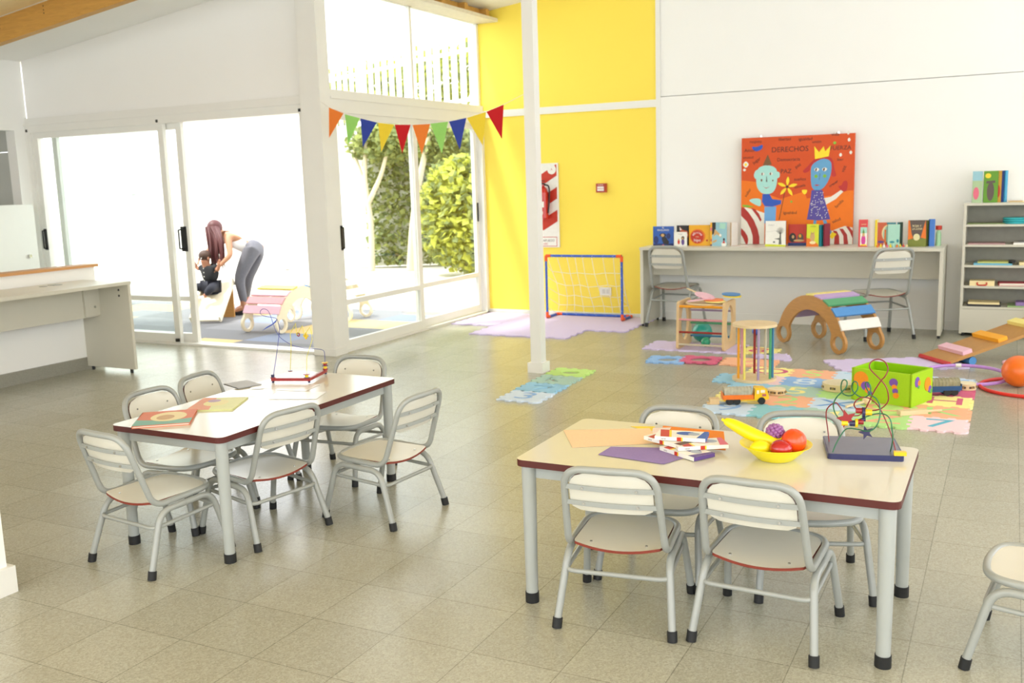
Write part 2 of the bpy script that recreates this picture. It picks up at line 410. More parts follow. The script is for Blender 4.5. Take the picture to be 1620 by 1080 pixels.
b.b2(XB-.04,XB,6.68,6.73,2.215,3.10,FRAMEW); b.b2(XB-.04,XB,9.29,9.33,2.215,3.10,FRAMEW); b.b2(XB-.04,XB,8.0,8.04,2.215,3.10,FRAMEW); b.b2(XB-.04,XB,6.68,9.33,3.05,3.18,FRAMEW)
b.b2(XB+.03,XB+.037,6.73,6.76,2.0,2.03,BLACK)
w=b.build('window_2'); struct(w)
for y0,y1 in ((6.73,8.0),(8.04,9.29)): B().b2(XB-.023,XB-.017,y0,y1,2.215,3.05,GLASS).build('pane',w)
D={'r_red1': [(-0.5109,3.2852,0.5214),(-0.5152,3.2842,0.5596),(-0.5201,3.283,0.5977),(-0.5189,3.2833,0.6245),(-0.5073,3.2861,0.6438),(-0.4938,3.2894,0.6536),(-0.4868,3.2911,0.65),(-0.4727,3.2945,0.6295),(-0.4585,3.2979,0.6071),(-0.4415,3.3021,0.6087),(-0.4211,3.307,0.6082),(-0.4077,3.3102,0.6161)],'r_red2': [(-0.2938,3.2209,0.5078),(-0.3034,3.2186,0.5588),(-0.3211,3.2143,0.6093),(-0.3419,3.2092,0.656),(-0.3589,3.2051,0.681),(-0.3788,3.2003,0.6968),(-0.3985,3.1955,0.7018),(-0.4146,3.1916,0.6942),(-0.4225,3.1897,0.6794),(-0.4188,3.1906,0.6649),(-0.4071,3.1934,0.6543),(-0.389,3.1978,0.6511),(-0.3711,3.2022,0.6516),(-0.3453,3.2084,0.6596),(-0.3281,3.2126,0.6799),(-0.3239,3.2136,0.7035),(-0.3313,3.2118,0.7358),(-0.3481,3.2077,0.7588),(-0.368,3.2029,0.7782),(-0.3781,3.2005,0.7924),(-0.3753,3.2011,0.8068),(-0.3627,3.2042,0.8178),(-0.3466,3.2081,0.8198),(-0.3335,3.2113,0.811),(-0.3282,3.2126,0.7932),(-0.3356,3.2108,0.7716),(-0.3479,3.2078,0.7534),(-0.3663,3.2033,0.7134),(-0.3829,3.1993,0.6658),(-0.3937,3.1967,0.6437)],'r_green': [(-0.4891,3.1584,0.5081),(-0.4683,3.1634,0.5459),(-0.4461,3.1688,0.5853),(-0.4299,3.1728,0.595),(-0.4003,3.1799,0.5941),(-0.3873,3.1831,0.5935),(-0.3679,3.1878,0.5988),(-0.3522,3.1916,0.6193),(-0.3449,3.1933,0.6486),(-0.3457,3.1932,0.6774),(-0.3543,3.1911,0.6953),(-0.3708,3.1871,0.7075),(-0.3809,3.1846,0.7235),(-0.3879,3.1829,0.7413),(-0.3865,3.1833,0.7522),(-0.38,3.1848,0.7505),(-0.3747,3.1861,0.7344),(-0.379,3.1851,0.7127),(-0.3901,3.1824,0.7016),(-0.4031,3.1793,0.7013),(-0.4146,3.1765,0.7083),(-0.4248,3.174,0.7225),(-0.4268,3.1735,0.7406),(-0.4223,3.1746,0.7533),(-0.4141,3.1766,0.7516),(-0.412,3.1771,0.7336),(-0.4213,3.1748,0.7154),(-0.4293,3.1729,0.7062),(-0.4423,3.1698,0.7041),(-0.4539,3.1669,0.711),(-0.4582,3.1659,0.7291),(-0.4564,3.1663,0.7508),(-0.4501,3.1679,0.7589),(-0.4434,3.1695,0.7529),(-0.4463,3.1688,0.7366),(-0.459,3.1657,0.7182),(-0.4717,3.1626,0.6997),(-0.4794,3.1608,0.6741),(-0.4755,3.1617,0.6486),(-0.4652,3.1642,0.6306),(-0.4552,3.1666,0.6217)],'r_green2': [(-0.4552,3.1666,0.6217),(-0.4238,3.1742,0.6172),(-0.3882,3.1828,0.631),(-0.3625,3.1891,0.6426),(-0.3401,3.1945,0.6487),(-0.3238,3.1985,0.6455),(-0.3138,3.2009,0.6313),(-0.3098,3.2019,0.6061),(-0.3055,3.2029,0.5699),(-0.3055,3.2029,0.5188)],'r_beads': [(-0.4419,3.1798,0.6289),(-0.4475,3.1785,0.6141),(-0.4235,3.1843,0.614),(-0.413,3.1869,0.6151),(-0.4006,3.1898,0.6191),(-0.4065,3.1884,0.6555),(-0.3926,3.1918,0.6504),(-0.3786,3.1952,0.6508),(-0.3834,3.194,0.5849),(-0.4557,3.1765,0.6541),(-0.392,3.1919,0.6267)],'r_base': [(-0.5319,3.3677,0.5),(-0.4944,3.1387,0.5),(-0.2807,3.175,0.5),(-0.3127,3.4125,0.5)],'r_yblock': [(-0.2892,3.1726,0.5179)],'l_blue1': [(-3.1353,3.57,0.5246),(-3.1088,3.57,0.6226),(-3.0888,3.57,0.7072),(-3.0792,3.57,0.7591),(-3.0831,3.57,0.7708),(-3.0943,3.57,0.796)],'l_blue2': [(-2.9111,3.66,0.5817),(-2.9098,3.66,0.6297),(-2.9225,3.66,0.643),(-2.9566,3.66,0.646),(-3.031,3.66,0.6473),(-3.0907,3.66,0.6544),(-3.1351,3.66,0.6704),(-3.174,3.66,0.693),(-3.1969,3.66,0.7245),(-3.2094,3.66,0.7565),(-3.2194,3.66,0.7886),(-3.2297,3.66,0.8167),(-3.2442,3.66,0.8283),(-3.2648,3.66,0.8297),(-3.2789,3.66,0.8191),(-3.2776,3.66,0.8048),(-3.2576,3.66,0.7954),(-3.2192,3.66,0.7907),(-3.186,3.66,0.7878),(-3.1723,3.66,0.7803)],'l_leaf': [(-3.0941,3.57,0.798),(-3.1046,3.57,0.7818),(-3.1338,3.57,0.764),(-3.1935,3.57,0.7376),(-3.1569,3.57,0.7598),(-3.128,3.57,0.7729),(-3.1093,3.57,0.7855)],'l_yel': [(-3.0519,3.6,0.6164),(-3.0446,3.6,0.6727),(-3.0441,3.6,0.7244),(-3.0253,3.6,0.7529),(-3.0058,3.6,0.7793),(-3.0037,3.6,0.7459),(-3.0005,3.6,0.7243),(-2.9839,3.6,0.7468),(-2.9621,3.6,0.7732),(-2.9569,3.6,0.7479),(-2.9539,3.6,0.7245),(-2.9349,3.6,0.7489),(-2.9137,3.6,0.7713),(-2.9057,3.6,0.7501),(-2.9027,3.6,0.715),(-2.9217,3.6,0.6709),(-2.9396,3.6,0.6306),(-2.9422,3.6,0.5988),(-2.9467,3.6,0.5309)],'l_yel2': [(-3.1102,3.65,0.6085),(-3.1042,3.65,0.5315)],'l_beads': [(-3.0148,3.62,0.7194),(-2.9693,3.62,0.7147),(-3.0765,3.62,0.5349),(-2.9642,3.62,0.5119),(-2.8802,3.62,0.567),(-3.1802,3.62,0.5018)],'l_base': [(-3.0975,3.5144,0.5),(-2.9277,3.5719,0.5),(-2.9831,3.7684,0.5)],'flag0': [(-4.9429,6.5,2.0499),(-4.8018,6.5,1.9969),(-4.9587,6.5,1.8109)],'flag1': [(-4.789,6.5,1.9872),(-4.6448,6.5,1.9489),(-4.7836,6.5,1.7506)],'flag2': [(-4.6405,6.5,1.9469),(-4.4855,6.5,1.9084),(-4.6291,6.5,1.7242)],'flag3': [(-4.4749,6.5,1.9044),(-4.3238,6.5,1.8823),(-4.4501,6.5,1.6812)],'flag4': [(-4.3196,6.5,1.8821),(-4.1724,6.5,1.8744),(-4.267,6.5,1.658)],'flag5': [(-4.1559,6.5,1.87),(-3.9969,6.5,1.8685),(-4.0891,6.5,1.6457)],'flag6': [(-3.9946,6.5,1.8718),(-3.8362,6.5,1.8786),(-3.8981,6.5,1.6433)],'flag7': [(-3.8282,6.5,1.8782),(-3.6764,6.5,1.8984),(-3.7402,6.5,1.6659)],'flag8': [(-3.6725,6.5,1.8965),(-3.5077,6.5,1.9303),(-3.5504,6.5,1.6865)],'flag9': [(-3.5038,6.5,1.9317),(-3.3593,6.5,1.9739),(-3.3852,6.5,1.729)],'bunt_end': [(-5.0304,6.5,2.1037),(-3.1037,6.5,2.0487)],'w_head': [(-8.0292,8.35,0.9971)],'w_hairtop': [(-8.0203,8.35,1.0811)],'w_neck': [(-7.9731,8.35,0.8879)],'w_chest': [(-7.8453,8.35,0.8226)],'w_belly': [(-7.734,8.35,0.7939)],'w_pelvis': [(-7.5926,8.35,0.7943)],'w_shR': [(-7.7829,8.35,0.8732)],'w_elR': [(-7.6931,8.35,0.7291)],'w_wrR': [(-7.8839,8.35,0.6334)],'w_hdR': [(-7.9964,8.35,0.5736)],'w_shL': [(-8.0716,8.35,0.8734)],'w_elL': [(-8.2207,8.35,0.7632)],'w_wrL': [(-8.3622,8.35,0.6513)],'w_kneeA': [(-7.8175,8.35,0.5319)],'w_ankA': [(-7.8022,8.35,0.2097)],'w_kneeB': [(-7.6666,8.35,0.5195)],'w_ankB': [(-7.7498,8.35,0.2551)],'w_footA': [(-7.9545,8.35,0.0422)],'w_footB': [(-7.8446,8.35,0.0755)],'w_hairend': [(-7.9555,8.35,0.5007)],'w_hairmid': [(-7.9311,8.35,0.7351)],'w_hairl': [(-8.0583,8.35,0.6318)],'c_head': [(-7.9516,8.05,0.687)],'c_neck': [(-7.9553,8.05,0.6012)],'c_chest': [(-7.9313,8.05,0.5586)],'c_pelvis': [(-7.931,8.05,0.3864)],'c_shR': [(-7.8149,8.05,0.5815)],'c_elR': [(-7.7504,8.05,0.5681)],'c_hdR': [(-7.7083,8.05,0.6111)],'c_shL': [(-8.0537,8.05,0.5785)],'c_elL': [(-8.1223,8.05,0.5704)],'c_hdL': [(-8.1305,8.05,0.6352)],'c_kneeR': [(-7.7707,8.05,0.3754)],'c_ankR': [(-7.8845,8.05,0.2867)],'c_toeR': [(-7.9179,8.05,0.2426)],'c_kneeL': [(-8.1436,8.05,0.382)],'c_ankL': [(-8.0561,8.05,0.2969)],'c_toeL': [(-8.0238,8.05,0.2398)],'slide': [(-8.2541,8.1,-0.0678),(-7.8532,8.1,-0.0449),(-7.7362,8.1,0.528),(-8.2254,8.1,0.2724),(-7.8186,8.1,0.2825),(-7.7126,8.1,0.1197)],'rk': [(-7.2029,7.8,0.3396),(-6.749,7.8,0.3508),(-7.1138,7.8,0.4371),(-7.0115,7.8,0.4973),(-6.634,7.8,0.5)],'fr': [(-7.0074,12.7147,3.657),(-8.7561,13.5696,3.6209),(-10.938,14.6364,3.5973),(-8.856,13.6185,2.4464),(-7.0867,12.7535,2.2972),(-11.0524,14.6923,2.6318)],'ivy': [(-9.9665,13.942,2.4148),(-9.8938,13.9839,-0.0161),(-8.1951,14.9647,2.3579),(-8.2687,14.9223,-0.0046),(-9.1111,14.4359,1.6955),(-10.2139,13.7991,2.1058),(-10.2891,13.7557,0.0552),(-9.971,13.9394,1.35)],'beam': [(-7.633,5.6,2.6566),(-5.9137,5.6,2.8537),(-7.5839,5.6,2.9319)],'hdr': [(-8.75,6.32,2.0546),(-8.75,6.5101,2.0544),(-8.75,6.3375,2.1925),(-8.75,6.5891,2.1852)],'lwall': [(-6.73,4.7273,0.8569),(-6.73,5.5689,0.8449),(-6.73,5.576,0.6955)],'ledge': [(-4.86,9.2955,3.0615),(-4.86,9.3261,3.0969),(-4.86,7.5677,3.0487)],'books': [(-3.0763,9.0,0.7652),(-2.8764,9.0,0.9461),(-2.8611,9.0,0.862),(-2.8608,9.0,0.952),(-2.731,9.0,0.73),(-2.7308,9.0,0.9511),(-2.5353,9.0,0.7486),(-2.5232,9.0,0.7309),(-2.3742,9.0,0.9779),(-2.3268,9.0,0.9775),(-2.3196,9.0,0.7493),(-2.1783,9.0,0.7498)],'books2': [(-2.0102,9.0,0.7503),(-1.8148,9.0,0.9959),(-1.8113,9.0,0.7623),(-1.6583,9.0,0.955),(-1.6267,9.0,0.7345),(-1.521,9.0,0.9428),(-1.4569,9.0,0.7351),(-1.1738,9.0,0.7529),(-1.1171,9.0,0.9839),(-1.0534,9.0,0.7533),(-1.0435,9.0,0.7698),(-0.8542,9.0,0.9599),(-0.7916,9.0,0.7487),(-0.6492,9.0,0.9742),(-0.5917,9.0,0.7547),(-0.5539,9.0,0.9309)],'ramp': [(-0.5448,7.7624,0.0),(-0.3592,7.5365,0.0),(-0.289,7.6347,0.0)]}
# ------------------------------------------------------------------ chairs
def make_chair(label,group,kx=1,ky=1,kz=1,r=.0118,loc=(0,0,0),rz=0,rl=None):
    rl=rl or r*1.05
    t=thing('school_chair',label,'chair',loc,rz,group)
    K=lambda p:(p[0]*kx,p[1]*ky,p[2]*kz)
    loop=[(-.157,-.128,.262),(-.157,.145,.272),(0,.172,.270),(.157,.145,.272),(.157,-.128,.262),(.143,-.222,.545),(0,-.240,.549),(-.143,-.222,.545)]
    pts=fillet([K(p) for p in loop],[.05,.075,.12,.075,.05,.085*kx,.12,.085*kx],seg=7)
    B().tube(pts,r,GREY,12,closed=True).build('frame',t)
    # seat: pressed ply, dished across, white laminate with a red brown edge
    rows=[];W=.143;yf=.150;R=.055
    ys=[-.132,-.125,-.11,-.08,-.04,0,.04,.08,.11,.125,.137,.145,.150]
    for y in ys:
        w=W
        if y>yf-R: w=W-R+math.sqrt(max(0,R*R-(y-(yf-R))**2))
        if y<-.12: w=W-.015+(.0 if y<-.13 else .01)
        row=[]
        for i in range(11):
            s=-1+2*i/10; x=s*w
            sag=.014*(1-s*s)*max(0,(yf-y)/.28)
            yy=y-(.010*(1-s*s) if y<-.10 else 0)+(.016*(1-s*s)*max(0,(y-.08)/.07))
            row.append(K((x,yy,.2745-sag+.002*(y>.12))))
        rows.append(row)
    b=B().grid(rows,LAMC,thick=(0,0,-.009),edge=REDC)
    for x in (-.09,.09):
        for y in (-.10,.09): b.cyl(K((x,y,.2662)),K((x,y,.2705)),.0045,CHROME,8)
    b.build('seat',t)
    # backrest panel and the two strips it is screwed to
    z0,z1=.398,.533
    def yb(z): return -.128-.094*(z-.262)/.283
    rows=[]
    for i in range(12):
        q=i/11; z=z0+(z1-z0)*q; R1=.058; R0=.03; w=.132
        if z>z1-R1: w=.132-R1+math.sqrt(max(0,R1**2-(z-(z1-R1))**2))
        if z<z0+R0: w=.132-R0+math.sqrt(max(0,R0**2-(z-(z0+R0))**2))
        rows.append([K((s/5*w,yb(z)-.012*(1-(s/5)**2),z)) for s in range(-5,6)])
    b=B().grid(rows,LAMC,thick=(0,.007,.002),edge=REDE); bp=b.build('backrest',t)
    for z in (.428,.484):
        b=B(); h=.0075
        rows=[[K((s/5*.150,yb(z)-.016*(1-(s/5)**2)-.002,z+dz)) for s in range(-5,6)] for dz in (-h,h)]
        b.grid(rows,GREY,smooth=False,thick=(0,-.004,0))
        for x in (-.085,.085):
            y=yb(z)-.016*(1-(x/.15)**2)-.006
            b.cyl(K((x,y,z)),K((x,y-.004,z)),.0045,CHROME,8)
            b.cyl(K((x,y+.020,z+.004)),K((x,y+.0225,z+.004)),.004,CHROME,8)
        b.build('back_strip',t)
    # stretcher ring
    ring=fillet([K(p) for p in [(-.166,-.142,.180),(.166,-.142,.180),(.166,.150,.196),(-.166,.150,.196)]],.035,seg=5)
    B().tube(ring,r*.68,GREY,8,closed=True).build('stretcher',t)
    # legs: each side frame is one bent tube; each half of it is a leg
    for sx in (-1,1):
        for fr in (0,1):
            zt=.262-r*1.85/kz
            if fr: p=[(sx*.167,0,zt+.002),(sx*.164,.128,zt+.008),(sx*.186,.192,.012)]
            else:  p=[(sx*.167,0,zt+.002),(sx*.164,-.108,zt-.002),(sx*.186,-.186,.012)]
            pts=fillet([K(q) for q in p],.055,closed=False,seg=7)
            lg=B().tube(pts,rl,GREY,12).build('leg',t)
            a=Vector(pts[-1]); d=(Vector(pts[-2])-a).normalized()
            B().cyl(a+d*.022,(a.x,a.y,0.0),rl*1.28,RUB,12).build('rubber_foot',lg)
    return t
def head(fx,fy): return math.atan2(-fx,fy)
G='small school chairs round the two low tables'
CH=[ # centre, facing, label
 ((-1.083,2.872),(-.135,.99),'school chair on near side of right table, left one, its slatted back to viewer'),
 ((-.630,2.920),(.04,.999),'school chair on near side of right table, right one, its slatted back to viewer'),
 ((-1.085,3.265),(.02,-1),'small school chair on far side of right table, behind the orange card'),
 ((-.585,3.340),(.33,-.944),'small school chair on far side of right table, behind the fruit bowl'),
 ((.150,3.050),(-.99,.12),'small school chair cut off by right edge of view beside right table'),
 ((-2.945,2.624),(.11,.99),'small school chair at near end of left table, closest to viewer'),
 ((-3.165,3.020),(1,0),'small school chair on left long side of left table, the nearer one'),
 ((-3.225,3.405),(.985,.15),'small school chair on left long side of left table, the farther one'),
 ((-2.748,3.012),(-.98,.19),'small school chair tucked under right side of left table, overlapping the tabletop'),
 ((-2.400,3.400),(-.995,.08),'small school chair pulled out from the table, standing right of left table'),
 ((-2.940,3.810),(.07,-.99),'small school chair at far end of left table, facing the viewer')]
c0=None
for (x,y),f_,lb in CH:
    if c0 is None: c0=make_chair(lb,G,loc=(x,y,0),rz=head(*f_))
    else: dup(c0,(x,y,0),head(*f_),lb)
a1=make_chair('taller white and grey steel chair at left end of the back desk','tall chairs at the back desk',1.16,1.12,1.41,.0125,(-2.845,8.985,0),head(.09,.99))
dup(a1,(-.985,8.80,0),head(-.56,.83),'taller steel chair at right of the back desk, turned away to the left')

# ------------------------------------------------------------------ tables
def make_table(label,cx,cy,L,W,h,rz=0):
    t=thing('school_table',label,'table',(cx,cy,0),rz,'low school tables')
    b=B(); b.prism(rrect(L,W,.03),h-.023,h,LAMI,side=REDE,bottom=GREYT); b.build('tabletop',t)
    b=B(); x=L/2-.05; y=W/2-.05
    for s in (-1,1):
        b.b2(-x,x,s*y-.012,s*y+.012,h-.068,h-.023,GREYT); b.b2(s*x-.012,s*x+.012,-y,y,h-.068,h-.023,GREYT)
    b.build('apron',t)
    for sx in (-1,1):
        for sy in (-1,1):
            px,py=sx*(L/2-.036),sy*(W/2-.036)
            lg=B().tube([(px,py,h-.023),(px,py,.02)],[.0245,.0205],GREYT,18).build('leg',t)
            B().tube([(px,py,.036),(px,py,0)],[.0235,.0235],RUB,18).build('rubber_foot',lg)
    return t
HR=.508; HL=.505
make_table('low ivory table with dark red edge holding the fruit bowl, right foreground',-.837,3.075,1.2,.6,HR)
make_table('low ivory table with dark red edge holding books and papers, at left',-2.89,3.225,1.18,.59,HL,PI/2)

# ------------------------------------------------------------------ desks
d=thing('writing_desk','long putty coloured desk along the back wall carrying the row of books','desk',(-1.815,9.05,0))
B().b2(-1.325,1.325,-.26,.27,.735,.76,DESKW,top=DESKT).build('desktop',d)
for s in (-1,1): B().b2(s*1.31-.014,s*1.31+.014,-.245,.255,.025,.735,DESKW).build('side_panel',d)
B().b2(-1.296,1.296,.06,.08,.47,.735,DESKW).build('modesty_panel',d)
for s in (-1,1):
    for y in (-.22,.22): B().cyl((s*1.31,y,0),(s*1.31,y,.027),.012,RUB,10).build('foot',d)
d=thing('writing_desk','long pale desk standing against the low wall at left edge','desk',(-6.44,3.9,0))
B().b2(-.27,.28,-1.9,1.53,.71,.735,DESKW,top=DESKT).build('desktop',d)
sp=B().b2(-.27,.275,1.50,1.525,.03,.71,DESKW)
for z in (.665,.62): sp.cyl((.17,1.497,z),(.17,1.5,z),.009,BLACK,8)
sp.build('side_panel',d)
b=B(); b.b2(-.10,-.08,-1.9,1.50,.45,.71,DESKW); b.b2(-.08,-.06,1.36,1.50,.46,.70,DESKW); b.cyl((-.06,1.45,.53),(-.055,1.45,.53),.01,CHROME,8); b.build('modesty_panel',d)
for x in (-.22,.22): B().cyl((x,1.512,0),(x,1.512,.03),.013,RUB,10).build('foot',d)
B().prism(circ(.03,20),.735,.737,mat('grommet_grey',(170,170,162),.5),M=Matrix.Translation((-.12,1.05,0))).build('cable_grommet',d)
tag(B().b2(-6.60,-6.52,5.02,5.09,.735,.739,GREYT).build('remote_control'),'small grey flat object lying on the pale desk at left','remote')

# white cabinet beyond the low wall
c=thing('storage_cabinet','plain white cabinet with small knob seen above the low wall at far left','cabinet',(-8.62,5.85,0))
CABW=mat('cabinet_white',(240,240,235),.35,a=.01)
B().b2(-.10,.13,-.55,.53,0,1.34,CABW).build('body',c)
dr=B().b2(.13,.15,-.55,.53,.02,1.335,CABW).build('door',c)
B().b2(.15,.175,.41,.44,.83,.86,CHROME).build('knob',dr)

# ------------------------------------------------------------------ bookshelf
sx0,sx1,sy0,sy1=-.36,.62,9.02,9.318
c=thing('bookshelf','low open putty coloured bookshelf in the back right corner','shelf',(0,0,0)); c.location=(.13,9.17,0)
O=lambda b,*a,**k: b.b2(a[0]-.13,a[1]-.13,a[2]-9.17,a[3]-9.17,a[4],a[5],a[6],**k)
for x in (sx0,sx1-.02): O(B(),x,x+.02,sy0,sy1,.02,1.10,DESKW).build('side_panel',c)
O(B(),sx0-.005,sx1,sy0-.005,sy1,1.10,1.12,DESKW,top=DESKT).build('top_panel',c)
DKP=mat('shelf_back_panel',(150,148,136),.6)
O(B(),sx0+.02,sx1-.02,sy1-.012,sy1-.002,.03,1.10,DKP).build('back_panel',c)
SH=[.235,.41,.585,.757,.925]
for z in SH: O(B(),sx0+.02,sx1-.02,sy0+.01,sy1-.012,z,z+.018,DESKW).build('shelf_board',c)
O(B(),sx0+.02,sx1-.02,sy0,sy0+.018,.03,.233,DESKW).build('plinth_panel',c)
for x in (sx0+.03,sx1-.03): O(B(),x-.012,x+.012,sy0+.02,sy0+.045,0,.03,RUB).build('foot',c)

# ------------------------------------------------------------------ books
PAGE=mat('paper_page_block',(236,230,214),.8,a=.06,scale=60)
def P(name,rgb=(200,200,200)): return mat(name,rgb,.45,a=.06,scale=30)
def book(label,w,h,t,cover,loc,rz=0,art=None,flat=False,spine=None,group=None,rot=None,cat='book'):
    if flat: rot=(-PI/2,0,rz)
    k=thing('picture_book',label,cat,loc,rz,group,rot=rot)
    if rot and flat:
        k.rotation_euler=(Matrix.Rotation(rz,3,'Z')@Matrix.Rotation(-PI/2,3,'X')).to_euler(); 
    b=B(); c=.0025
    b.b2(-w/2,w/2,-t/2,-t/2+c,0,h,cover); b.b2(-w/2,w/2,t/2-c,t/2,0,h,spine or cover); b.b2(-w/2,-w/2+c,-t/2,t/2,0,h,spine or cover)
    if art:
        M=Matrix.Translation((-w/2,-t/2,0))@Matrix.Rotation(PI/2,4,'X')
        art(b,M,w,h)
    b.build('cover',k)
    B().b2(-w/2+c,w/2-.004,-t/2+c,t/2-c,.003,h-.003,PAGE).build('pages',k)
    return k
def sh(b,M,poly,m,w=1,h=1,z=.0006):
    pts=[(p[0]*w,p[1]*h) for p in poly]; a=sum(pts[i-1][0]*pts[i][1]-pts[i][0]*pts[i-1][1] for i in range(len(pts)))
    if a<0: pts=pts[::-1]
    b.add([(x,y,z) for x,y in pts],[tuple(range(len(pts)))],m,M=M)
def el(cx,cy,rx,ry,n=18): return [(cx+rx*math.cos(2*PI*i/n),cy+ry*math.sin(2*PI*i/n)) for i in range(n)]
BLUE=P('cover_sea_blue',(44,92,178)); NAVY=P('cover_navy',(30,48,110)); DARK=P('print_black',(38,36,38)); WPR=P('print_white',(240,238,230))
ORNG=P('cover_orange',(226,116,24)); AMBER=P('cover_amber',(240,176,32)); REDP=P('print_red',(198,52,30)); CREAM=P('print_cream',(240,222,168))
LBL=P('print_pale_blue',(150,196,208)); TAN=P('print_tan',(206,166,110)); YGR=P('print_lime',(214,220,40)); OLIV=P('print_olive',(120,128,44))
TEAL=P('print_teal',(46,138,150)); MINT=P('print_mint',(168,214,196)); PINKP=P('print_pink',(222,104,128)); BROWN=P('print_brown',(92,78,70)); RUST=P('print_rust',(204,96,58))
GREENP=P('print_green',(88,140,52)); PURP=P('print_purple',(96,70,140)); GREYP=P('print_grey',(160,160,160)); YELP=P('print_yellow',(244,214,40))
def art_blue(b,M,w,h):
    sh(b,M,el(.15,.3,.12,.2),NAVY,w,h,.0004); sh(b,M,el(.75,.5,.1,.15),NAVY,w,h,.0004); sh(b,M,[(0,0),(1,0),(1,.12),(0,.1)],NAVY,w,h,.0004)
    sh(b,M,[(.45,.5),(.62,.45),(.78,.2),(.74,.05),(.5,.12),(.42,.35)],DARK,w,h); sh(b,M,el(.48,.55,.16,.1),DARK,w,h,.0007)
    sh(b,M,el(.47,.54,.08,.08),TAN,w,h,.0009); sh(b,M,[(.42,0),(.55,0),(.5,.08)],PINKP,w,h,.0009)
    b.text('EL',h*.11,WPR,M@Matrix.Translation((w*.5,h*.93,.0008))); b.text('PINGÜINO',h*.13,WPR,M@Matrix.Translation((w*.5,h*.80,.0008)))
def art_fox(b,M,w,h):
    sh(b,M,[(0,.42),(.1,.62),(.25,.72),(.2,.95),(.42,.78),(.75,.72),(.85,.55),(.8,.4)],RUST,w,h); sh(b,M,el(.62,.52,.16,.1),WPR,w,h,.0008); sh(b,M,[(.22,.75),(.2,.92),(.36,.78)],WPR,w,h,.0008)
def art_kids(b,M,w,h):
    sh(b,M,el(.38,.30,.09,.16),REDP,w,h); sh(b,M,el(.38,.48,.06,.06),TAN,w,h,.0008); sh(b,M,el(.70,.30,.12,.22),PURP,w,h); sh(b,M,el(.70,.58,.12,.13),BROWN,w,h,.0008); sh(b,M,el(.68,.54,.06,.07),TAN,w,h,.001)
    b.text('amigas',h*.12,GREYP,M@Matrix.Translation((w*.5,h*.86,.0008)))
def art_hipo(b,M,w,h):
    sh(b,M,el(.42,.45,.36,.36,26),ORNG,w,h,.0004); sh(b,M,el(.40,.44,.30,.31,26),REDP,w,h,.0006)
    for i,ch in enumerate('adivina'):
        a=math.radians(150-20*i); b.text(ch,h*.17,WPR,M@Matrix.Translation((w*(.40+.235*math.cos(a)),h*(.42+.22*math.sin(a)),.001))@Matrix.Rotation(a-PI/2,4,'Z'))
    b.text('con',h*.10,CREAM,M@Matrix.Translation((w*.40,h*.44,.001))); b.text('hipo',h*.20,WPR,M@Matrix.Translation((w*.40,h*.27,.001)))
    sh(b,M,el(.86,.26,.04,.05),REDP,w,h)
def art_wolf(b,M,w,h):
    sh(b,M,[(0,0),(.12,0),(.12,1),(0,1)],AMBER,w,h,.0004); sh(b,M,el(.06,.72,.05,.08),PINKP,w,h); sh(b,M,el(.06,.25,.05,.06),RUST,w,h); sh(b,M,el(.06,.04,.05,.04),NAVY,w,h)
    sh(b,M,[(.12,.48),(.12,1),(.34,1),(.34,.72),(.2,.5)],DARK,w,h); sh(b,M,[(.2,.42),(.28,.72),(.55,.55),(.70,.45),(.66,.36),(.4,.5),(.14,.38)],TAN,w,h,.0008)
    sh(b,M,el(.62,.46,.07,.06),WPR,w,h,.001); sh(b,M,[(.15,.12),(.4,.2),(.4,.28),(.15,.22)],TAN,w,h); sh(b,M,el(.84,.28,.06,.06),DARK,w,h,.001); sh(b,M,[(.74,.12),(.92,.12),(.84,.26)],REDP,w,h,.0012); sh(b,M,el(.84,.08,.16,.10),WPR,w,h,.001)
    sh(b,M,[(.55,.75),(.9,.72),(.95,.95),(.6,.98)],MINT,w,h)
def art_tree(b,M,w,h):
    sh(b,M,[(0,0),(1,0),(1,.06),(0,.09)],YGR,w,h); tr=P('print_tree_grey',(96,98,90))
    sh(b,M,[(.66,.08),(.80,.08),(.77,.5),(.72,.5)],tr,w,h,.0008)
    for a in range(-60,70,14):
        c=math.radians(90+a); b.tube([M@Vector((w*.745,h*.46,.001)),M@Vector((w*(.745+.20*math.cos(c)*1.1),h*(.50+.26*math.sin(c)),.001))],.0012,tr,4)
    sh(b,M,[(.45,.30),(.74,.34),(.74,.25)],tr,w,h); sh(b,M,el(.44,.17,.05,.035),tr,w,h); b.tube([M@Vector((w*.02,h*.56,.001)),M@Vector((w*.5,h*.62,.001)),M@Vector((w*.72,h*.58,.001))],.0008,GREYP,4)
    b.text('el árbol',h*.075,GREYP,M@Matrix.Translation((w*.3,h*.84,.0008)))
def art_red(b,M,w,h):
    sh(b,M,[(0,0),(1,0),(1,.15),(0,.15)],NAVY,w,h); sh(b,M,el(.25,.38,.2,.22),DARK,w,h); sh(b,M,el(.68,.38,.17,.2),BROWN,w,h); sh(b,M,el(.27,.42,.07,.08),TAN,w,h,.001); sh(b,M,el(.66,.46,.07,.08),AMBER,w,h,.001); sh(b,M,el(.6,.25,.3,.05),TAN,w,h,.0009)
def art_lime(b,M,w,h):
    sh(b,M,[(0,0),(1,0),(1,.08),(.45,.35),(0,.38)],ORNG,w,h); sh(b,M,el(.5,.42,.2,.2),TAN,w,h,.0008); sh(b,M,[(.36,.55),(.4,.72),(.46,.58)],TAN,w,h,.0008); sh(b,M,[(.56,.58),(.62,.72),(.66,.55)],TAN,w,h,.0008); sh(b,M,el(.52,.18,.25,.07),CREAM,w,h,.001)
    b.text('animales',h*.09,GREENP,M@Matrix.Translation((w*.55,h*.9,.0008)),sx=.8)
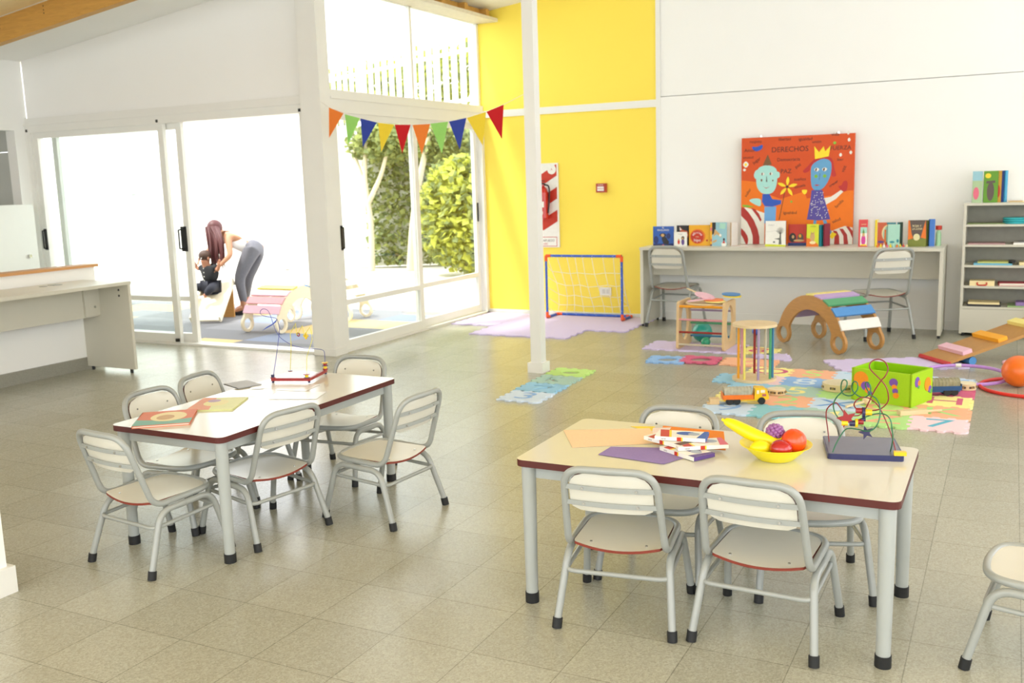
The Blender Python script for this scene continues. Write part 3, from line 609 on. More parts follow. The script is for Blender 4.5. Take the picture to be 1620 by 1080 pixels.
def art_girl(b,M,w,h):
    sh(b,M,[(.2,.04),(.95,.04),(.95,.72),(.2,.72)],WPR,w,h,.0004); sh(b,M,[(.2,.5),(.95,.5),(.95,.72),(.2,.72)],MINT,w,h,.0005); sh(b,M,el(.55,.24,.24,.2),P('print_magenta',(208,60,150)),w,h,.0008); sh(b,M,el(.55,.45,.14,.08),TAN,w,h,.001); sh(b,M,[(.42,.5),(.68,.5),(.55,.68)],GREENP,w,h,.001); sh(b,M,[(.25,.04),(.9,.04),(.9,.09),(.25,.09)],YELP,w,h,.001)
    b.text('cuentos',h*.08,CREAM,M@Matrix.Translation((w*.55,h*.83,.0008)),sx=.7)
def art_rust(b,M,w,h):
    sh(b,M,[(.0,.0),(.55,0),(.55,1),(0,1)],RUST,w,h,.0004); sh(b,M,el(.6,.55,.36,.36,24),CREAM,w,h,.0006); sh(b,M,el(.64,.50,.33,.36,24),MINT,w,h,.0008); sh(b,M,[(.38,.05),(.48,.05),(.48,.7),(.38,.7)],ORNG,w,h,.001); sh(b,M,el(.2,.18,.18,.05),PURP,w,h,.001); sh(b,M,[(.5,.93),(1,.93),(1,1),(.5,1)],TEAL,w,h,.001)
def art_mint(b,M,w,h):
    sh(b,M,el(.4,.2,.2,.05),TEAL,w,h); sh(b,M,el(.85,.25,.1,.08),TEAL,w,h)
def art_brown(b,M,w,h):
    sh(b,M,[(0,.35),(.08,1),(0,1)],ORNG,w,h); sh(b,M,[(0,0),(1,0),(1,.32),(0,.28)],OLIV,w,h); sh(b,M,[(0,.25),(.08,1),(.2,.5),(.3,.32)],ORNG,w,h,.0008); sh(b,M,[(.95,1),(1,.3),(.7,.34)],ORNG,w,h,.0008); sh(b,M,el(.48,.36,.18,.13,24),P('print_moon',(222,214,160)),w,h,.001)
    b.text('ROJA Y',h*.11,CREAM,M@Matrix.Translation((w*.48,h*.78,.001)),sx=.9); b.text('LA LUNA',h*.11,CREAM,M@Matrix.Translation((w*.5,h*.67,.001)),sx=.8)
GB='picture books standing in a row on the back desk'
z=.7605; Y=8.93
book('blue picture book with a penguin cover, leftmost on the back desk',.205,.185,.012,BLUE,(-2.98,9.03,z),.02,art_blue)
book('black picture book with an orange fox, behind the small white book',.14,.19,.012,DARK,(-2.795,9.09,z),0,art_fox)
book('small white book with two girls in front of the fox book',.128,.135,.010,WPR,(-2.79,8.96,z),0,art_kids)
book('orange picture book with a round red title, beside the small white book',.205,.195,.012,AMBER,(-2.625,9.03,z),0,art_hipo)
book('pale blue picture book with a wolf and a yellow patterned edge',.155,.22,.012,LBL,(-2.435,9.0,z),.02,art_wolf)
book('thin white book with a brown spine leaning behind the wolf book',.13,.215,.01,WPR,(-2.31,9.08,z),1.35,spine=TAN)
book('flat thin leaflet with orange edge on the back desk between wolf book and painting',.15,.12,.004,WPR,(-2.23,8.98,z+.002),.05,lambda b,M,w,h: sh(b,M,[(0,0),(.5,0),(.5,.3),(0,.3)],RUST,w,h),flat=True)
book('white picture book with a grey tree and lime green strip, blue spine',.185,.23,.014,WPR,(-1.905,8.98,z),-.03,art_tree,spine=NAVY)
book('red picture book with two dark figures, behind the white tree book',.16,.195,.012,REDP,(-1.725,9.05,z),0,art_red)
book('lime yellow picture book with an animal and an orange corner',.105,.20,.010,YGR,(-1.575,8.96,z),0,art_lime)
book('narrow teal book standing just right of the lime yellow book',.10,.19,.014,TEAL,(-1.50,9.02,z),1.1,spine=TEAL)
book('thin dark red book standing at right of the teal book',.10,.20,.012,P('cover_maroon',(140,34,60)),(-1.465,9.03,z),1.25,spine=P('cover_maroon',(140,34,60)))
book('narrow red bordered book with a girl in pink on its cover',.075,.235,.012,P('cover_coral_red',(216,66,66)),(-1.15,8.97,z),.12,art_girl)
book('plain white book back turned outward, beside the red bordered book',.075,.235,.010,WPR,(-1.085,9.01,z),-.25)
book('thin yellow spined book next to the plain white book',.02,.23,.10,YELP,(-1.045,9.03,z),0,spine=YELP)
book('rust coloured picture book with a pale crescent on its cover',.15,.205,.010,RUST,(-.965,9.04,z),0,art_rust)
book('mint green picture book overlapping the rust coloured book',.10,.19,.010,MINT,(-.905,9.01,z),0,art_mint)
book('dark green spined book at right of the mint green book',.06,.205,.012,P('cover_dark_green',(50,72,62)),(-.86,9.07,z),1.0,spine=TEAL)
book('brown picture book with a pale moon and the largest title, right end of desk',.145,.225,.012,BROWN,(-.715,8.99,z),0,art_brown)
book('olive edged book half hidden behind the moon book',.06,.22,.014,OLIV,(-.645,9.06,z),1.0,spine=OLIV)
book('bright blue book at right end of the back desk row',.045,.23,.03,P('cover_bright_blue',(54,112,190)),(-.605,9.05,z),.3,spine=P('cover_bright_blue',(54,112,190)))
k=thing('glue_bottle','small pale green bottle with a red cap at right end of the back desk','bottle',(-.555,9.12,z))
B().lathe([(0,0),(.022,0),(.022,.10),(.012,.13),(.012,.14)],P('bottle_green',(170,214,170))).build('body',k); B().lathe([(.022,.135),(.026,.14),(.026,.17),(0,.172)],REDP).build('cap',k)
cols=[ORNG,YELP,WPR,PINKP,YELP,MINT,ORNG,YELP,REDP,CREAM]
for i,m in enumerate(cols):
    nm=['orange','yellow','white','pink','second yellow','mint','second orange','third yellow','red','cream'][i]
    x=-1.02+i*.026
    tag(B().lathe([(0,0),(.009,0),(.009,.018),(.004,.022),(0,.03+.006*(i%3))],m,10).build('toy_figure',loc=(x,8.90,z)),'tiny %s toy figure in the row standing before the mint green book'%nm,'toy figure','tiny figures on the back desk')
# books on the left table
def art_orange_flat(b,M,w,h):
    sh(b,M,[(0,0),(1,0),(1,.35),(.6,.25),(0,.42)],P('print_sea_green',(120,176,160)),w,h,.0004); sh(b,M,el(.55,.55,.32,.34,26),CREAM,w,h,.0006); sh(b,M,el(.5,.5,.16,.18),TAN,w,h,.0008)
def art_yel_flat(b,M,w,h):
    sh(b,M,[(0,0),(.5,0),(.3,1),(0,1)],P('print_salmon',(226,150,110)),w,h,.0004); sh(b,M,el(.45,.55,.26,.26,22),P('print_straw',(232,222,150)),w,h,.0006); sh(b,M,el(.35,.72,.14,.12),P('print_mauve',(180,150,180)),w,h,.0008)
book('orange and green picture book lying at near end of left table',.22,.245,.010,P('cover_salmon',(222,122,84)),(-2.955,2.685,HL+.005),.66,art_orange_flat,flat=True)
book('pale yellow picture book lying just behind the orange and green one',.20,.235,.006,P('cover_straw',(222,226,160)),(-2.97,2.96,HL+.003),.45,art_yel_flat,flat=True)
# shelf contents (z from the boards)
def item(name,label,cat,b,loc,rz=0): return tag(b.build(name,loc=loc,rot=(0,0,rz)),label,cat)
T=[s+.018 for s in SH]
for i,(x,m,nm,w,a) in enumerate([(-.27,P('cover_pale_green',(170,196,150)),'pale green and pink',.075,1),(-.17,P('cover_jungle',(96,150,30)),'leafy green',.11,2),(-.115,P('cover_ochre',(200,150,40)),'ochre',.05,3),(-.085,NAVY,'dark blue',.03,0),(-.06,P('cover_sky',(70,160,200)),'sky blue',.03,0)]):
    def art(b,M,w_,h_,a=a):
        if a==1: sh(b,M,el(.4,.3,.3,.2),PINKP,w_,h_); sh(b,M,[(0,.7),(1,.7),(1,1),(0,1)],LBL,w_,h_)
        if a==2: sh(b,M,el(.5,.35,.25,.3),BROWN,w_,h_); sh(b,M,[(.2,.6),(.8,.62),(.8,.7),(.2,.68)],BROWN,w_,h_,.001); sh(b,M,el(.3,.85,.2,.08),YELP,w_,h_)
        if a==3: sh(b,M,el(.5,.35,.35,.2),REDP,w_,h_); sh(b,M,[(0,.8),(.5,.8),(.5,1),(0,1)],BLUE,w_,h_)
    book('%s picture book standing on top of the bookshelf'%nm,w,.26,.014,m,(x,9.10+.015*i,1.1205),-.05 if i<3 else .9,art if a else None,group=None)
item('paper_sheet','stack of loose brown paper lying on top of the bookshelf','paper',B().b2(-.08,.10,-.08,.08,0,.008,CREAM).b2(-.09,.02,-.09,.02,0.008,.012,TAN),(.05,9.13,1.1205))
b=B(); 
for zz in (.0,.018,.036): b.lathe([(0,zz),(.085,zz),(.092,zz+.006),(.085,zz+.016),(0,zz+.016)],P('teal_plastic',(60,178,186)),24)
item('ring_stack','turquoise plastic rings stacked on the highest inner shelf','toy',b,(.02,9.14,T[4]))
item('folder','olive green flat folder on the highest inner shelf','folder',B().b2(-.14,.14,-.10,.10,0,.008,P('folder_olive',(130,146,90))),(-.19,9.15,T[4]),)
item('paper_stack','stack of pinkish paper on the second inner shelf from top','paper',B().b2(-.13,.15,-.10,.10,0,.010,P('folder_rose',(180,140,140))),(-.19,9.15,T[3]))
item('paper_stack','white and grey paper stack on second inner shelf, right of the pinkish one','paper',B().b2(-.1,.2,-.10,.10,0,.014,WPR).b2(-.06,.2,-.09,.1,.014,.02,GREYP),(.12,9.15,T[3]))
item('folder','light blue folder under a yellow one on the middle shelf','folder',B().b2(-.14,.15,-.10,.10,0,.016,P('folder_blue',(110,180,206))),(-.13,9.14,T[2]))
item('folder','yellow and black patterned folder lying on the light blue folder','folder',B().b2(-.13,.13,-.09,.09,0,.012,P('folder_yellow',(200,200,110))).b2(.10,.15,-.09,.09,0,.016,BLACK),(-.11,9.15,T[2]+.016))
item('flat_box','beige flat box on the middle shelf at right','box',B().b2(-.1,.14,-.08,.08,0,.024,CREAM),(.17,9.15,T[2]))
k=thing('toy_suitcase','small cream suitcase with a red handle on a low shelf','suitcase',(-.20,9.12,T[1])); B().b2(-.095,.095,-.07,.07,0,.042,CREAM).build('body',k)
B().tube(smooth([(-.035,-.072,.03),(-.03,-.075,.008),(.03,-.075,.008),(.035,-.072,.03)]),.006,REDP,8).build('handle',k)
book('crimson covered book lying on the shelf beside the toy suitcase',.22,.16,.024,P('cover_crimson',(196,50,70)),(.04,9.08,T[1]+.012),.1,flat=True)
item('box_game','dark flat boxed game on the lowest shelf','game box',B().b2(-.13,.13,-.10,.10,0,.018,DARK).b2(-.12,.12,-.098,.09,.018,.034,CREAM),(-.18,9.15,T[0]))
item('folder','green folder with a lilac box on it at right of lowest shelf','folder',B().b2(-.12,.2,-.10,.10,0,.012,P('folder_green',(150,180,120))).b2(-.06,.12,-.08,.08,.012,.04,P('box_lilac',(150,120,180))),(.12,9.15,T[0]))
# ------------------------------------------------------------------ painting
p=thing('painting','orange naive painting of two blue faced figures leaning on the back desk','painting',(-2.285,9.245,.762))
PW,PH=1.01,.985
OR=mat('paint_vermilion',(216,84,34),.7,a=.08,scale=8); OR2=mat('paint_orange',(240,122,28),.7,a=.06,scale=8)
PI_={'cyan':P('paint_pale_cyan',(170,224,216)),'sky':P('paint_sky_blue',(96,160,206)),'blue':P('paint_royal_blue',(36,84,186)),'lb':P('paint_light_blue',(110,170,226)),'yel':P('paint_yellow',(252,220,30)),'red':P('paint_red',(190,38,32)),'wh':P('paint_white',(236,232,220)),'br':P('paint_brown',(120,82,42)),'vi':P('paint_violet',(84,72,158)),'gr':P('paint_green',(126,184,50)),'ink':P('paint_ink',(70,34,24)),'st':P('paint_stripe_red',(176,42,30))}
b=B(); b.b2(0,PW,0,.03,0,PH,OR,)
M=Matrix.Rotation(PI/2,4,'X')
def q(px,py): return ((px-92)/953*PW,(1012-py)/925*PH)
def Q(pts,key,z=.001,sm=0):
    if sm: pts=[(v.x,v.y) for v in smooth([(a,c,0) for a,c in pts],sm,True)]
    sh(b,M,[q(*t) for t in pts],PI_[key],1,1,z)
sh(b,M,[q(*t) for t in [(92,450),(230,470),(280,560),(440,620),(640,560),(660,620),(860,600),(1000,560),(1045,560),(1045,1012),(92,1012)]],OR2,1,1,.0006)
# striped rugs / hills
def stripes(cx,cy,rs,x0,x1,a0,a1,ylim):
    for k in range(len(rs)-1):
        ps=[]
        for rr,sg in ((rs[k],1),(rs[k+1],-1)):
            an=[a0+(a1-a0)*i/14 for i in range(15)]
            if sg<0: an=an[::-1]
            for a in an:
                x=cx+rr*math.cos(a); y=cy-rr*math.sin(a); ps.append((min(max(x,x0),x1),min(y,1012)))
        Q(ps,'st' if k%2==0 else 'wh',.0012)
# left hill: white ground with curved red bands
Q([(92,690),(140,690),(240,720),(300,740),(300,1012),(92,1012)],'wh',.0009)
Q([(92,870),(125,900),(150,940),(158,975),(152,1012),(135,1012),(115,965),(92,925)],'st',.0014)
Q([(92,690),(118,690),(160,735),(205,800),(240,880),(256,950),(256,1012),(198,1012),(196,940),(178,880),(145,815),(92,760)],'st',.0014)
Q([(180,695),(215,705),(250,745),(275,800),(262,815),(240,775),(210,735)],'st',.0014); Q([(105,665),(150,668),(205,684),(150,690),(105,680)],'gr',.0016)
# right hill
Q([(600,1012),(605,890),(640,920),(660,1012)],'wh',.0009); Q([(800,1012),(815,950),(860,905),(920,880),(980,858),(1045,872),(1045,1012)],'wh',.0009)
Q([(815,945),(840,975),(858,1012),(815,1012)],'st',.0014); Q([(885,895),(915,900),(935,940),(940,1012),(895,1012),(898,950)],'st',.0014); Q([(935,880),(965,880),(1000,930),(1012,1012),(975,1012),(970,940)],'st',.0014); Q([(990,862),(1015,862),(1045,900),(1045,960),(1020,905)],'st',.0014)
# left figure
Q([(205,395),(225,365),(250,375),(250,430),(225,445),(205,425)],'cyan',.0012,4); Q([(400,385),(425,395),(425,430),(405,442),(390,430)],'cyan',.0012,4)
Q([(320,328),(385,350),(405,400),(400,500),(370,560),(320,575),(265,560),(228,500),(225,400),(250,345)],'cyan',.0016,5)
Q([(322,235),(357,322),(322,330),(280,326)],'br',.002)
for x in (278,350): Q([(x-18,400),(x,388),(x+18,400),(x,414)],'wh',.002,3); Q([(x-10,400),(x-2,388),(x+2,402),(x-3,415)],'ink',.0024,3)
Q([(262,455),(270,442),(278,455),(270,468)],'br',.002,3); Q([(362,460),(368,452),(375,460),(368,468)],'br',.002,3)
Q([(282,508),(312,522),(345,510),(312,528)],'red',.0022); Q([(312,420),(314,420),(320,470),(310,472)],'ink',.002)
Q([(280,575),(340,575),(365,620),(445,632),(440,665),(370,685),(300,680),(275,640)],'blue',.0018); Q([(298,685),(400,685),(395,830),(298,830)],'lb',.0016)
for k in range(5):
    a=math.radians(85-72*k); cx,cy=492+50*math.cos(a),517-50*math.sin(a)*1.0
    Q([(cx+38*math.cos(a),cy-38*math.sin(a)),(cx-14*math.sin(a),cy-14*math.cos(a)),(cx-38*math.cos(a),cy+38*math.sin(a)),(cx+14*math.sin(a),cy+14*math.cos(a))],'yel',.002,4)
Q([(480,517),(492,505),(504,517),(492,529)],'ink',.0024,3); Q([(470,560),(474,560),(430,800),(424,800)],'ink',.0014)
# right figure
Q([(625,385),(660,350),(720,290),(790,268),(860,290),(885,380),(898,435),(860,430),(850,330),(700,340),(680,385),(640,402)],'red',.0014,4)
Q([(770,293),(830,297),(860,340),(850,440),(800,530),(740,555),(700,520),(690,420),(700,340)],'sky',.0018,5)
Q([(715,180),(755,232),(792,185),(806,228),(850,180),(835,270),(722,290)],'yel',.002)
for x in (738,803): Q([(x-20,378),(x,362),(x+22,376),(x,395)],'wh',.0022,3); Q([(x-12,378),(x,364),(x+2,380),(x-6,394)],'ink',.0026,3)
for x in (734,806): Q([(x-16,434),(x,418),(x+16,434),(x,450)],'gr',.0022,4)
Q([(718,508),(742,504),(770,508),(742,516)],'red',.0024); Q([(765,410),(768,410),(763,465),(760,465)],'ink',.0024)
Q([(700,550),(790,552),(805,620),(860,800),(760,808),(664,800),(690,640)],'vi',.0018)
for i in range(70):
    x=random.uniform(690,840); y=random.uniform(560,795)
    if abs(x-762+(y-680)*.0)<(y-520)*.33+20: Q([(x,y),(x+6,y-6),(x+9,y-2),(x+3,y+4)],'wh',.0022)
Q([(806,620),(860,610),(945,552),(960,570),(900,630),(822,675)],'wh',.0016); Q([(920,525),(945,515),(960,485),(985,478),(995,510),(985,560),(955,565)],'red',.0018,3)
Q([(722,806),(745,806),(740,850),(718,850)],'sky',.0015); Q([(798,806),(825,806),(850,870),(880,915),(860,925),(820,880)],'sky',.0015); Q([(875,905),(915,925),(880,970),(858,950)],'yel',.0022)
Q([(185,165),(230,165),(275,150),(270,185),(225,205),(195,190)],'blue',.0016,3); Q([(105,315),(130,288),(156,315),(130,342)],'wh',.0016,4); Q([(118,315),(130,302),(142,315),(130,328)],'yel',.002,4)
Q([(165,630),(200,612),(262,620),(262,678),(215,665)],'cyan',.0014,3); Q([(618,550),(640,545),(662,550),(655,575),(640,585),(625,572)],'yel',.0016,3)
for x,y in ((990,82),(998,140),(932,262),(1014,245)): Q([(x-12,y),(x,y-16),(x+12,y),(x,y+16)],'wh',.0016,3)
Q([(868,160),(882,148),(896,160),(882,174)],'gr',.0016,3); Q([(520,645),(530,635),(540,645),(530,655)],'gr',.0016,3); Q([(105,360),(118,348),(132,360),(118,374)],'wh',.0016,3)
tx=lambda s,x,y,h,a=0,sx=1: b.text(s,h/925*PH,PI_['ink'],M@Matrix.Translation((*q(x,y),.0014))@Matrix.Rotation(a,4,'Z'),sx=sx)
tx('DERECHOS',510,200,62); tx('FUERZA',930,205,48); tx('Democracia',500,285,40); tx('PAZ',480,385,52); tx('igualdad',640,118,36); tx('unión',735,145,34); tx('libertad',465,112,34); tx('vida',885,90,40)
tx('respeto',215,122,34); tx('Amor',165,195,40); tx('jugar',225,285,38,.6); tx('amistad',150,255,30); tx('sueños',600,455,36); tx('escuela',600,515,32,.2); tx('igualdad',520,740,36); tx('familia',930,670,34,.8); tx('salud',910,810,36,.4); tx('voz',960,380,40,1.2); tx('paz',580,340,40,.6); tx('crecer',880,500,32,.6); tx('soñar',150,560,36,1.0); tx('leer',930,300,34)
b.build('canvas',p)
CLP=B(); CLP.b2(.17,.19,.0,.01,PH,PH+.02,CHROME); CLP.b2(.86,.88,.0,.01,PH,PH+.02,CHROME); CLP.build('hanging_clip',p)

# ------------------------------------------------------------------ wall fittings
k=thing('fire_extinguisher_board','red and white striped extinguisher board on the yellow wall, partly behind the post','sign',(-4.36,9.315,0))
b=B(); b.b2(-.155,.155,-.005,.012,.72,1.59,WPR); M=Matrix.Translation((0,-.0055,0))@Matrix.Rotation(PI/2,4,'X')
def clip(poly,x0,x1,y0,y1):
    def cl(ps,f,cr):
        o=[]
        for i in range(len(ps)):
            a,c=ps[i-1],ps[i]
            if f(c):
                if not f(a): o.append(cr(a,c))
                o.append(c)
            elif f(a): o.append(cr(a,c))
        return o
    ix=lambda v: (lambda a,c:(v,a[1]+(c[1]-a[1])*(v-a[0])/(c[0]-a[0])))
    iy=lambda v: (lambda a,c:(a[0]+(c[0]-a[0])*(v-a[1])/(c[1]-a[1]),v))
    for f,cr in ((lambda p:p[0]>=x0,ix(x0)),(lambda p:p[0]<=x1,ix(x1)),(lambda p:p[1]>=y0,iy(y0)),(lambda p:p[1]<=y1,iy(y1))):
        if poly: poly=cl(poly,f,cr)
    return poly
for i in range(6):
    y=.66+i*.235; pl=clip([(-.2,y-.10),(.2,y+.13),(.2,y+.25),(-.2,y+.02)],-.14,.14,.90,1.575)
    if len(pl)>2: sh(b,M,pl,REDP,1,1,.001)
sh(b,M,circ(.05,20,.085,1.525),WPR,1,1,.002); sh(b,M,[(-.13,.73),(.13,.73),(.13,.83),(-.13,.83)],REDP,1,1,.0012); sh(b,M,[(-.124,.736),(.124,.736),(.124,.824),(-.124,.824)],WPR,1,1,.0016)
b.text('MATAFUEGO',.034,DARK,M@Matrix.Translation((0,.79,.002))); b.text('ABC',.03,REDP,M@Matrix.Translation((0,.755,.002))); b.text('A',.03,REDP,M@Matrix.Translation((.085,1.525,.003)))
b.build('board_panel',k)
e=thing('fire_extinguisher','red fire extinguisher hanging on the striped board','fire extinguisher',(-4.355,9.25,1.02))
B().lathe([(0,0),(.05,0),(.055,.01),(.055,.27),(.045,.31),(.02,.335),(.02,.36),(0,.36)],mat('extinguisher_red',(200,36,24),.3,coat=.4)).build('cylinder',e)
b=B(); b.b2(-.02,.02,-.05,.02,.355,.37,BLACK); b.b2(-.012,.012,-.07,.02,.385,.395,BLACK); b.build('valve_handle',e); B().tube(smooth([(.02,0,.35),(.07,0,.33),(.072,0,.2),(.06,-.01,.06)]),.008,BLACK,8).build('hose',e)
b=B(); b.b2(-.035,.035,-.0585,-.055,.12,.18,WPR); b.b2(-.035,.02,-.058,-.055,.05,.08,WPR); b.build('paper_label',e)
k=thing('fire_alarm_box','small red fire alarm call box on the yellow wall','alarm',(-3.72,9.31,1.323)); b=B(); b.b2(-.05,.05,-.035,.02,-.045,.045,P('alarm_red',(176,60,50))); b.build('housing',k)
M=Matrix.Translation((0,-.0355,0))@Matrix.Rotation(PI/2,4,'X'); b=B(); sh(b,M,[(-.035,-.03),(.035,-.03),(.035,.015),(-.035,.015)],WPR,1,1,.001); b.text('FUEGO',.02,REDP,M@Matrix.Translation((0,-.008,.002))); b.text('ALARMA',.016,WPR,M@Matrix.Translation((0,.03,.001))); b.build('front_plate',k)
k=thing('power_socket','white double power socket low on the yellow wall behind the goal net','socket',(-3.70,9.322,.268)); B().b2(-.062,.062,-.012,.008,-.042,.042,FRAMEW).build('plate',k)
b=B(); 
for x in (-.015,.03): b.b2(x-.017,x+.017,-.016,-.012,-.022,.022,P('socket_grey',(214,212,206)))
b.build('outlet',k)

# ------------------------------------------------------------------ bunting
k=thing('bunting','string of ten coloured felt triangles across the glazed door','bunting',(-4.1,6.5,2.0))
FC={'orange':fab('felt_orange',(252,146,66)),'green':fab('felt_green',(172,230,126)),'blue':fab('felt_blue',(66,84,180)),'yellow':fab('felt_yellow',(255,226,72)),'red':fab('felt_red',(216,44,50))}
for m in FC.values():
    nt=m.node_tree; out=[n for n in nt.nodes if n.type=='OUTPUT_MATERIAL'][0]; pb=nt.nodes['Principled BSDF']; tr=nt.nodes.new('ShaderNodeBsdfTranslucent'); mx=nt.nodes.new('ShaderNodeMixShader'); mx.inputs[0].default_value=.2
    tr.inputs[0].default_value=pb.inputs['Base Color'].default_value; nt.links.new(pb.outputs[0],mx.inputs[1]); nt.links.new(tr.outputs[0],mx.inputs[2]); nt.links.new(mx.outputs[0],out.inputs[0])
o=Vector((-4.1,6.5,2.0)); ends=D['bunt_end']
sp=[Vector(ends[0])]+[Vector(D['flag%d'%i][0]) for i in range(10)]+[Vector(D['flag9'][1]),Vector((-3.16,6.5,D['bunt_end'][1][2]))]
sp[0]=Vector((-5.07,6.53,2.12))
B().tube([v-o for v in sp],.0018,WPR,5).build('string',k)
for i,c in enumerate(['orange','green','blue','yellow','red','orange','green','blue','yellow','red']):
    a,b_,t_=[Vector(v)-o for v in D['flag%d'%i]]; bb=B(); y=Vector((0,.0012,0)); tw=Vector((0,.012*math.sin(i*1.7),0))
    vs=[a-y,b_-y,t_-y+tw,a+y,b_+y,t_+y+tw]; bb.add(vs,[(0,2,1),(3,4,5),(0,1,4,3),(1,2,5,4),(2,0,3,5)],FC[c]); fl=bb.build('pennant',k); fl['label']='%s felt pennant'%c

# ------------------------------------------------------------------ toy goal
k=thing('toy_football_goal','small blue toy football goal with orange joints and white net','goal',(-3.81,9.0,.012))
TB=mat('blue_plastic_tube',(52,96,196),.4); TO=mat('orange_plastic_joint',(240,90,30),.4); NET=fab('white_net_cord',(244,242,236))
gw,gh,gd=.41,.645,.26; z0=.014
B().cyl((-gw,0,gh),(gw,0,gh),.013,TB,12).build('crossbar',k)
for s in (-1,1):
    B().cyl((s*gw,0,z0),(s*gw,0,gh),.013,TB,12).build('post',k); B().cyl((s*gw,0,z0),(s*gw,gd,z0),.013,TB,12).build('base_bar',k)
B().cyl((-gw,gd,z0),(gw,gd,z0),.013,TB,12).build('back_bar',k)
for s in (-1,1):
    for (y,zz,dz) in ((0,gh,-1),(0,z0,1),(gd,z0,0)):
        b=B(); b.cyl((s*gw,y,zz),(s*(gw-.055),y,zz),.0155,TO,12) if not (y==0 and zz==z0) else None
        if dz: b.cyl((s*gw,y,zz),(s*gw,y,zz+dz*.055),.0155,TO,12)
        if zz==z0: b.cyl((s*gw,y,zz),(s*gw,y+(.05 if y==0 else -.05),zz),.0155,TO,12)
        b.build('corner_joint',k)
b=B(); NX,NZ=9,6
def npnt(i,j):   # i across, j top->bottom, sagging between top bar and back bar
    u=i/(NX-1); v=j/(NZ-1); y=gd*(v**1.0)*.95*(1-.25*math.sin(PI*v)); z_=gh-(gh-z0)*(v**.8)-.02*math.sin(PI*u)*math.sin(PI*v)
    x=-gw+2*gw*u; x+=.025*math.sin(3*v+i)*math.sin(PI*u); x*=1-.10*math.sin(PI*v); y=max(y,.02); return (x,min(y+.10*math.sin(PI*v*.9),gd),z_+.012*math.sin(i*2.1+j)*math.sin(PI*v))
for i in range(NX): b.tube([npnt(i,j) for j in range(NZ)],.0028,NET,5)
for j in range(NZ): b.tube([npnt(i,j) for i in range(NX)],.0028,NET,5)
for s in (0,NX-1):
    sx=-gw if s==0 else gw
    for j in range(1,NZ):
        z_=gh-(gh-z0)*(j/NZ); b.tube([(sx,0,z_),npnt(s,j)],.0026,NET,5)
for i in range(7):
    x=-gw+.08+i*.11; b.tube([(x,0,gh+.015),(x+.03,.012,gh),(x+.01,0,gh-.016),(x-.01,-.013,gh),(x,0,gh+.015)],.0025,NET,5)
    b.tube([(x,gd,z0+.015),(x+.03,gd-.013,z0),(x+.01,gd,z0-.012)],.0025,NET,5)
for i in range(5): b.tube([(gw,-.014,.1+i*.11),(gw-.014,0,.11+i*.11),(gw,.014,.12+i*.11)],.0025,NET,5)
b.build('net',k)

# ------------------------------------------------------------------ foam tiles
def mea(L,n=6,t=.012):
    out=[(0,0)]; a=L*.07; w=(L-2*a)/n
    for k in range(n):
        o=t if k%2==0 else -t; u=a+k*w; s=w*.12
        out+= [(u+s,o),(u+w-s,o)]
    return out
def puzzle(Lx,Ly,nx=6,ny=6,t=.012):
    bx=mea(Lx,nx,t); by=mea(Ly,ny,t)
    o=[(u,v) for u,v in bx]+[(Lx+v,u) for u,v in by]
    tx_=[(u,Ly+v) for u,v in bx][1:]+[(Lx,Ly)]; o+=tx_[::-1]
    ly=[(v,u) for u,v in by][1:]+[(0,Ly)]; o+=ly[::-1]
    return o
def foam(name,rgb): return mat('foam_'+name,rgb,.9,a=.03,scale=60,spec=.15)
F={'lilac':(216,202,236),'pale_blue':(206,224,242),'sky':(160,206,232),'teal':(150,206,214),'sage':(178,208,194),'lime':(200,234,140),'yellow':(250,238,158),'orange':(246,186,150),'pink':(246,216,222),'magenta':(214,108,138),'blue':(150,188,234),'white_blue':(218,232,246),'deep_blue':(120,166,222),'tealnum':(110,186,210),'green':(184,226,146)}
FM={k:foam(k,v) for k,v in F.items()}
TH=.012
def tile(label,x,y,Lx,Ly,col,num=None,ncol=None,group=None,rz=0,holes=None,z=0,ang=0,nx=6,ny=6,sz=None):
    k=thing('foam_tile',label,'foam mat tile',(x,y,z),rz,group)
    b=B(); b.plate(puzzle(Lx-.001,Ly-.001,nx,ny),holes or [],0.0005,TH,FM[col]); b.build('tile_body',k)
    if num:
        b=B(); b.text(num,sz or min(Lx,Ly)*.92,FM[ncol],Matrix.Translation((Lx/2,Ly/2,0))@Matrix.Rotation(ang,4,'Z'),depth=TH+.0008,sx=1.25); b.build('number_insert',k)
    return k
S_=.296; x0,y0=-1.645,5.615
grid=[ # rows front to back: (colour, insert, insert colour)
 [('pale_blue','9','blue'),('teal','7','sky'),('sage','4','yellow'),('green','Z','orange'),('pink','7','tealnum')],
 [('yellow','A','orange'),('orange','2','green'),('pale_blue','X','deep_blue'),('lime','O','orange'),('orange','K','green')],
 [('sky','6','pale_blue'),('sage','5','yellow'),('green','3','lime'),('pale_blue','B','sky'),('yellow','H','magenta')],
 [('pink','E','lilac'),('blue','8','white_blue'),('sky','1','yellow'),('orange','P','yellow'),('magenta','I','yellow')],
 [('yellow','O','magenta'),('orange','S','lime'),('pale_blue','T','sky'),('pink','L','teal'),('pale_blue','M','blue')]]
rown=['front','second','middle','fourth','back']; coln=['far left','second from left','centre','second from right','far right']
nm={'pale_blue':'pale blue','white_blue':'white','tealnum':'teal','deep_blue':'deep blue','sky':'sky blue'}
for j,row in enumerate(grid):
    for i,(c,n,nc) in enumerate(row):
        tile('%s foam tile with %s insert, %s row, %s of colourful mat'%(nm.get(c,c),nm.get(nc,nc),rown[j],coln[i]),x0+i*S_,y0+j*S_,S_,S_,c,n,nc,'colourful play mat tiles',ang=0)
